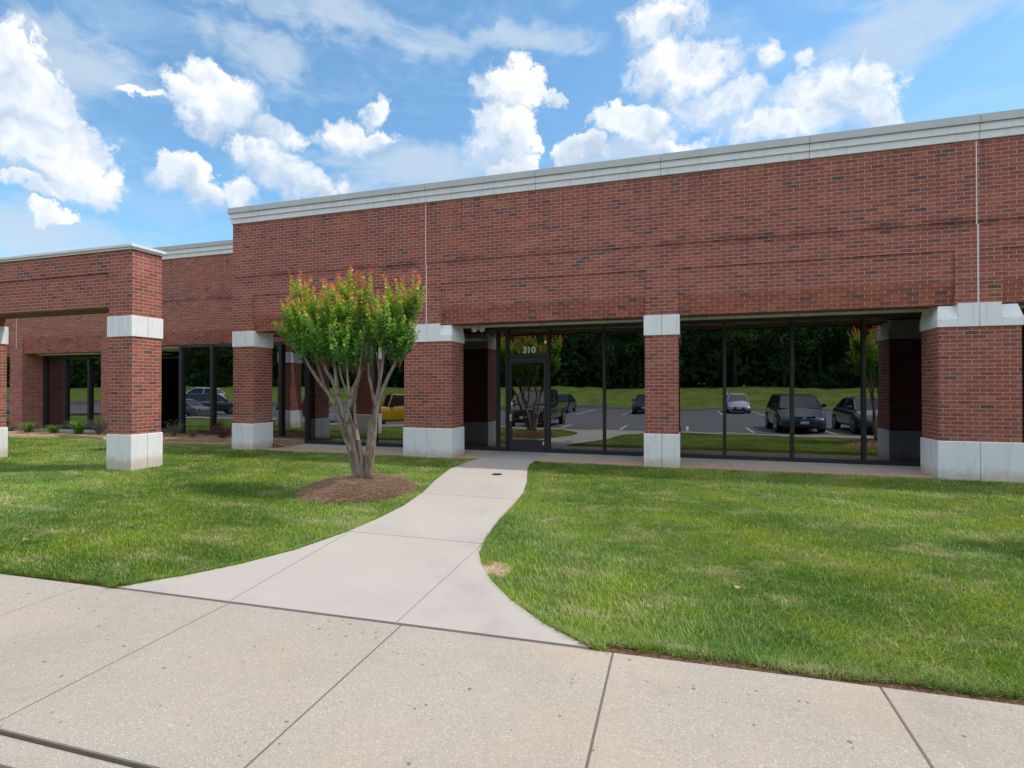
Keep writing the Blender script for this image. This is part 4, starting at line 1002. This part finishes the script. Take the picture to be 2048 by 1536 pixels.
for row, (yy, x0, x1, st_) in enumerate(((-50.0, -92, 34, 4.6), (-54.5, -90, 36, 4.8), (-59.5, -92, 34, 5.2))):
    x = x0
    while x < x1:
        o = protos[k] if k < 3 else copy_tree(protos[k % 3])
        o.location = (x + rn.uniform(-1, 1), yy + rn.uniform(-1.2, 1.2), 1.5 - rn.uniform(0, .3)); o.rotation_euler = (0, 0, rn.uniform(0, 6.28)); sc_ = rn.uniform(.85, 1.2); o.scale = (sc_, sc_, sc_ * rn.uniform(.9, 1.1)); x += st_ * rn.uniform(.8, 1.2); k += 1

n_ = 150000; wx0 = rng.uniform(-210, 45, n_); wy0 = rng.uniform(-72, -49.5, n_); cl = 3.2 + 2.2 * np.sin(wx0 * .31) + 1.3 * np.sin(wx0 * .83 + 1) + (-(wy0 + 49)) * .42 + np.where(wx0 < -85, 4, 0)
wz0 = 1.3 + rng.uniform(0, 1, n_) ** .8 * np.clip(cl, 1, 14); N_ = rng.normal(size=(n_, 3)); D_ = np.cross(N_, rng.normal(size=(n_, 3)))
me = leaf_mesh('woodland_undergrowth', np.c_[wx0, wy0, wz0], D_, N_, rng.uniform(.7, 1.2, n_), rng.uniform(.55, .85, n_), np.clip(.2 + (wz0 - 1.3) / 14 + rng.normal(size=n_) * .15, 0, 1), M['wood_leaf'])
o = bpy.data.objects.new('woodland_undergrowth', me); COL.objects.link(o); tag(o, 'dense dark undergrowth filling the woods edge behind the grass bank', 'undergrowth', kind='stuff')

# ------------------------------------------------------------ cars (mirrored in the glass)
def paint_mat(name, col, metal=.4, rough=.3): return simple(name, col, rough, metal, nz=.02, coat=1.0)
M['car_glass'] = simple('car_glass', (.02, .028, .032), .04, 0, spec=.9, nz=0); M['tyre'] = simple('tyre', (.02, .02, .02), .85); M['rim'] = simple('rim', (.35, .35, .36), .3, .9); M['lens'] = simple('headlight_lens', (.75, .78, .8), .1, .3, nz=.02); M['plate'] = simple('plate', (.6, .6, .58), .6); M['blue_trim'] = simple('blue_trim', (.05, .28, .50), .3, .2); M['red_lens'] = simple('red_lens', (.35, .01, .015), .2)
def car(label, cat, loc, rz, paint, kind, group):
    """front faces +y in its own frame; built from lofted body, cabin, wheels"""
    sp = dict(
     sedan=dict(L=4.5, W=1.76, hood=.92, belt=.95, roof=1.45, ws=(1.25, .45), rw=(-1.05, -1.75), nose=.62, trunk=1.0, zb=.20, R=.32),
     hatch=dict(L=4.0, W=1.78, hood=1.02, belt=1.05, roof=1.58, ws=(1.32, .62), rw=(-1.55, -1.95), nose=.66, trunk=1.1, zb=.20, R=.35),
     suv=dict(L=4.6, W=1.85, hood=1.05, belt=1.08, roof=1.68, ws=(1.15, .45), rw=(-1.75, -2.2), nose=.75, trunk=1.1, zb=.25, R=.36),
     pickup=dict(L=5.4, W=1.96, hood=1.20, belt=1.25, roof=1.85, ws=(1.25, .60), rw=(-.9, -1.05), nose=1.02, trunk=1.25, zb=.35, R=.40),
     offroad=dict(L=4.2, W=1.86, hood=1.18, belt=1.22, roof=1.86, ws=(.62, .42), rw=(-1.95, -2.03), nose=1.10, trunk=1.22, zb=.42, R=.42))[kind]
    t = thing('parked_car', label, cat, loc, rz, group); L, Wd = sp['L'], sp['W']; hw = Wd / 2
    boxy = kind in ('pickup', 'offroad'); yf, yr = L / 2, -L / 2
    st = [(yf, .78 if not boxy else .92, sp['nose'] * .62, sp['zb'] + .12), (yf - .06, .88 if not boxy else .96, sp['nose'] * .92, sp['zb']), (yf - .28, .95, sp['nose'] + .08, sp['zb']), (yf - .75, 1.0, sp['hood'] - .06, sp['zb']), (sp['ws'][0], 1.0, sp['hood'], sp['zb']), (.3, 1.0, sp['belt'], sp['zb']), (-1.0, 1.0, sp['belt'] + .02, sp['zb']), (sp['rw'][1] + .0, .99, sp['trunk'], sp['zb']), (yr + .15, .94, sp['trunk'] - .05, sp['zb'] + .05), (yr, .86, sp['trunk'] - .25, sp['zb'] + .12)]
    st = sorted(st, key=lambda q: -q[0])
    bm = bmesh.new(); rings = []
    for (y, wf, zt, zb) in st:
        w = hw * wf; prof = [(0, zb), (w * .9, zb), (w, zb + .12), (w * 1.0, zb + (zt - zb) * .62), (w * .955, zt - .05), (w * .86, zt), (0, zt + (.035 if not boxy else .02))]
        pts = prof + [(-a, b_) for a, b_ in prof[-2:0:-1]]
        rings.append([bm.verts.new((a, y, b_)) for a, b_ in pts])
    for a, b_ in zip(rings, rings[1:]):
        for i in range(len(a)): bm.faces.new((a[i], a[(i + 1) % len(a)], b_[(i + 1) % len(a)], b_[i]))
    bm.faces.new(rings[0][::-1]); bm.faces.new(rings[-1]); m = MB(); m.bm.free(); m.bm = bm
    body = m.build('body', paint, t, True, local=True); md = body.modifiers.new('s', 'SUBSURF'); md.levels = 1; md.render_levels = 2
    if boxy: body.modifiers.remove(md); md = body.modifiers.new('b', 'BEVEL'); md.width = .04; md.segments = 3
    # cabin glass and roof
    wb = hw * .87; wt = hw * (.66 if not boxy else .78); zb, zt = sp['belt'] - .04, sp['roof'] - .05; y0, y1 = sp['ws']; y2, y3 = sp['rw']
    m = MB(); m.hull([(-wb, y3, zb), (wb, y3, zb), (wb, y0, zb), (-wb, y0, zb), (-wt, y2, zt), (wt, y2, zt), (wt, y1, zt), (-wt, y1, zt)])
    gl = m.build('window', M['car_glass'], t, local=True)
    m = MB(); m.hull([(-wt - .015, y2 - .06, zt - .02), (wt + .015, y2 - .06, zt - .02), (wt + .015, y1 + .05, zt - .02), (-wt - .015, y1 + .05, zt - .02), (-wt * .85, y2 + .05, zt + .06), (wt * .85, y2 + .05, zt + .06), (wt * .85, y1 - .08, zt + .06), (-wt * .85, y1 - .08, zt + .06)])
    rf = m.build('roof', paint if kind != 'hatch' else M['black'], t, local=True); md = rf.modifiers.new('b', 'BEVEL'); md.width = .025; md.segments = 3
    m = MB()
    for s in (-1, 1):
        for (ya, yb) in ((y0, y1), (y3, y2)): m.cyl((s * wb, ya, zb), (s * (wt + .005), yb, zt), .035, .03, 6)
        ym = (y1 + y2) / 2 - .05; m.cyl((s * (wb + .004), ym - .02, zb), (s * (wt + .006), ym, zt), .035, .03, 6)
    m.build('roof_pillars', paint if kind != 'hatch' else M['black'], t, local=True)
    for s in (-1, 1):
        for yw in (yf - .85, yr + .85):
            R_ = sp['R']; wx_ = s * (hw - .11)
            w = MB().cyl((wx_ - .11, yw, R_), (wx_ + .11, yw, R_), R_, n=28).build('wheel', M['tyre'], t, local=True); md = w.modifiers.new('b', 'BEVEL'); md.width = .025; md.segments = 2
            rm = MB().cyl((wx_ + s * .112, yw, R_), (wx_ + s * .118, yw, R_), R_ * .22, n=12)
            for q in range(10):
                a_ = q * math.pi / 5; rm.cyl((wx_ + s * .113, yw, R_), (wx_ + s * .113, yw + math.cos(a_) * R_ * .62, R_ + math.sin(a_) * R_ * .62), .016, n=5)
            rm.tube([(wx_ + s * .112, yw + math.cos(a_) * R_ * .64, R_ + math.sin(a_) * R_ * .64) for a_ in [2 * math.pi * q / 20 for q in range(21)]], .012, 5)
            rm.build('rim', M['rim'], w, local=True)
            MB().cyl((s * (hw - .20), yw, R_ + .02), (s * (hw - .004), yw, R_ + .02), R_ * 1.16, n=28).build('wheel_arch', M['black'], t, local=True)
        MB().box(s * (wb + .03), y0 - .28, zb + .03, s * (wb + .22), y0 - .16, zb + .17, .03).build('side_mirror', paint if kind not in ('hatch', 'offroad') else M['black'], t, local=True)
        hz0 = sp['nose'] * .84
        if boxy: h_ = MB().cyl((s * hw * .70, yf - .03, hz0), (s * hw * .70, yf + .012, hz0), .10, n=16)
        else: h_ = MB().hull([(s * hw * .48, yf - .14, hz0 - .03), (s * hw * .86, yf - .34, hz0), (s * hw * .86, yf - .50, hz0), (s * hw * .48, yf - .4, hz0 - .03), (s * hw * .52, yf - .18, hz0 + .08), (s * hw * .87, yf - .42, hz0 + .13), (s * hw * .86, yf - .55, hz0 + .13), (s * hw * .5, yf - .45, hz0 + .08)])
        h_.build('headlight', M['lens'], t, local=True)
        MB().box(s * hw * .62, yr - .012, sp['trunk'] - .32, s * hw * .86, yr + .12, sp['trunk'] - .16, .02).build('tail_light', M['red_lens'], t, local=True)
    m = MB()
    if kind == 'hatch':
        gm_ = MB()
        for s in (-1, 1): gm_.box(s * .06, yf - .03, .60, s * .42, yf + .02, .72, .02)
        gm_.build('grille_surround', M['blue_trim'], t, local=True)
        for s in (-1, 1): m.box(s * .08, yf + .0, .635, s * .40, yf + .028, .70, .01)
    elif kind == 'offroad':
        for q in range(7): m.box(-.33 + q * .105 - .03, yf - .02, .78, -.33 + q * .105 + .03, yf + .012, 1.08, .01)
    else: m.box(-hw * .42, yf - .05, sp['nose'] * .62, hw * .42, yf + .015, sp['nose'] * .84, .02)
    m.build('grille', M['black'], t, local=True)
    MB().box(-hw * .62, yf - .08, sp['zb'] + .04, hw * .62, yf + .012, sp['zb'] + .17, .03).build('bumper_intake', M['black'], t, local=True)
    MB().box(-.16, yf + .02, sp['zb'] + .19, .16, yf + .03, sp['zb'] + .31, .004).build('licence_plate', M['plate'], t, local=True)
    return t
PG = 'cars parked in the lot and mirrored in the windows'
near = lambda x: -.346 + lot_dz(x)
def C_(label, cat, x, yfront, kind, paint, L, rz=0, z=None):
    return car(label, cat, (x, yfront - L / 2, near(x) if z is None else z), rz, paint, kind, PG)
C_('dark grey compact hatchback with blue trimmed grille parked facing the right window bay', 'car', 4.62, -10.9, 'hatch', paint_mat('graphite_paint', (.05, .055, .075)), 4.0)
C_('silver sedan parked across the lot, mirrored beside the dark grey hatchback', 'car', 3.95, -28.6, 'sedan', paint_mat('silver_paint', (.50, .52, .58), .6), 4.5)
C_('dark blue grey sedan behind the right lawn tree, mirrored next to the wide right pier', 'car', 7.35, -10.6, 'sedan', paint_mat('slate_paint', (.05, .06, .09)), 4.5)
C_('black sedan parked across the lot, mirrored left of the slim middle pillar', 'car', -2.75, -26.4, 'sedan', paint_mat('black_paint', (.012, .012, .015)), 4.5)
C_('navy blue sedan parked across the lot, mirrored right of the door', 'car', -9.2, -26.2, 'sedan', paint_mat('navy_paint', (.02, .03, .09)), 4.5)
C_('black pickup truck parked nearest the path, mirrored in the glass door', 'pickup truck', -6.95, -9.7, 'pickup', paint_mat('charcoal_paint', (.03, .03, .035)), 5.4)
C_('yellow boxy off-road car mirrored behind the crape myrtle stems', 'car', -14.9, -10.4, 'offroad', paint_mat('yellow_paint', (.62, .33, .01), .1), 4.2, R(50))
C_('blue sedan parked right of the yellow off-road car', 'car', -12.1, -9.9, 'sedan', paint_mat('blue_paint', (.03, .06, .14)), 4.5)
C_('dark brown sedan parked left of the yellow off-road car', 'car', -17.8, -9.9, 'sedan', paint_mat('brown_paint', (.03, .022, .022)), 4.5)
car('white hatchback suv standing side on, mirrored in the set back windows', 'car', (-49.2, -29.8, -.2), R(80), paint_mat('white_paint', (.75, .77, .80), .0), 'suv', PG)
car('dark car with red tail lights mirrored right of the white suv', 'car', (-38.5, -21.0, -.7), R(215), paint_mat('black_cherry_paint', (.02, .015, .018)), 'suv', PG)
car('grey sedan mirrored at the left edge of the set back windows', 'car', (-32.2, -11.9, -.7), R(75), paint_mat('grey_paint', (.16, .17, .18)), 'sedan', PG)
car('dark red car mirrored between the corner pillar and the tree stems', 'car', (-30.0, -22.0, -.7), R(0), paint_mat('red_paint', (.16, .01, .015)), 'suv', PG)
print('objects', len(bpy.data.objects))
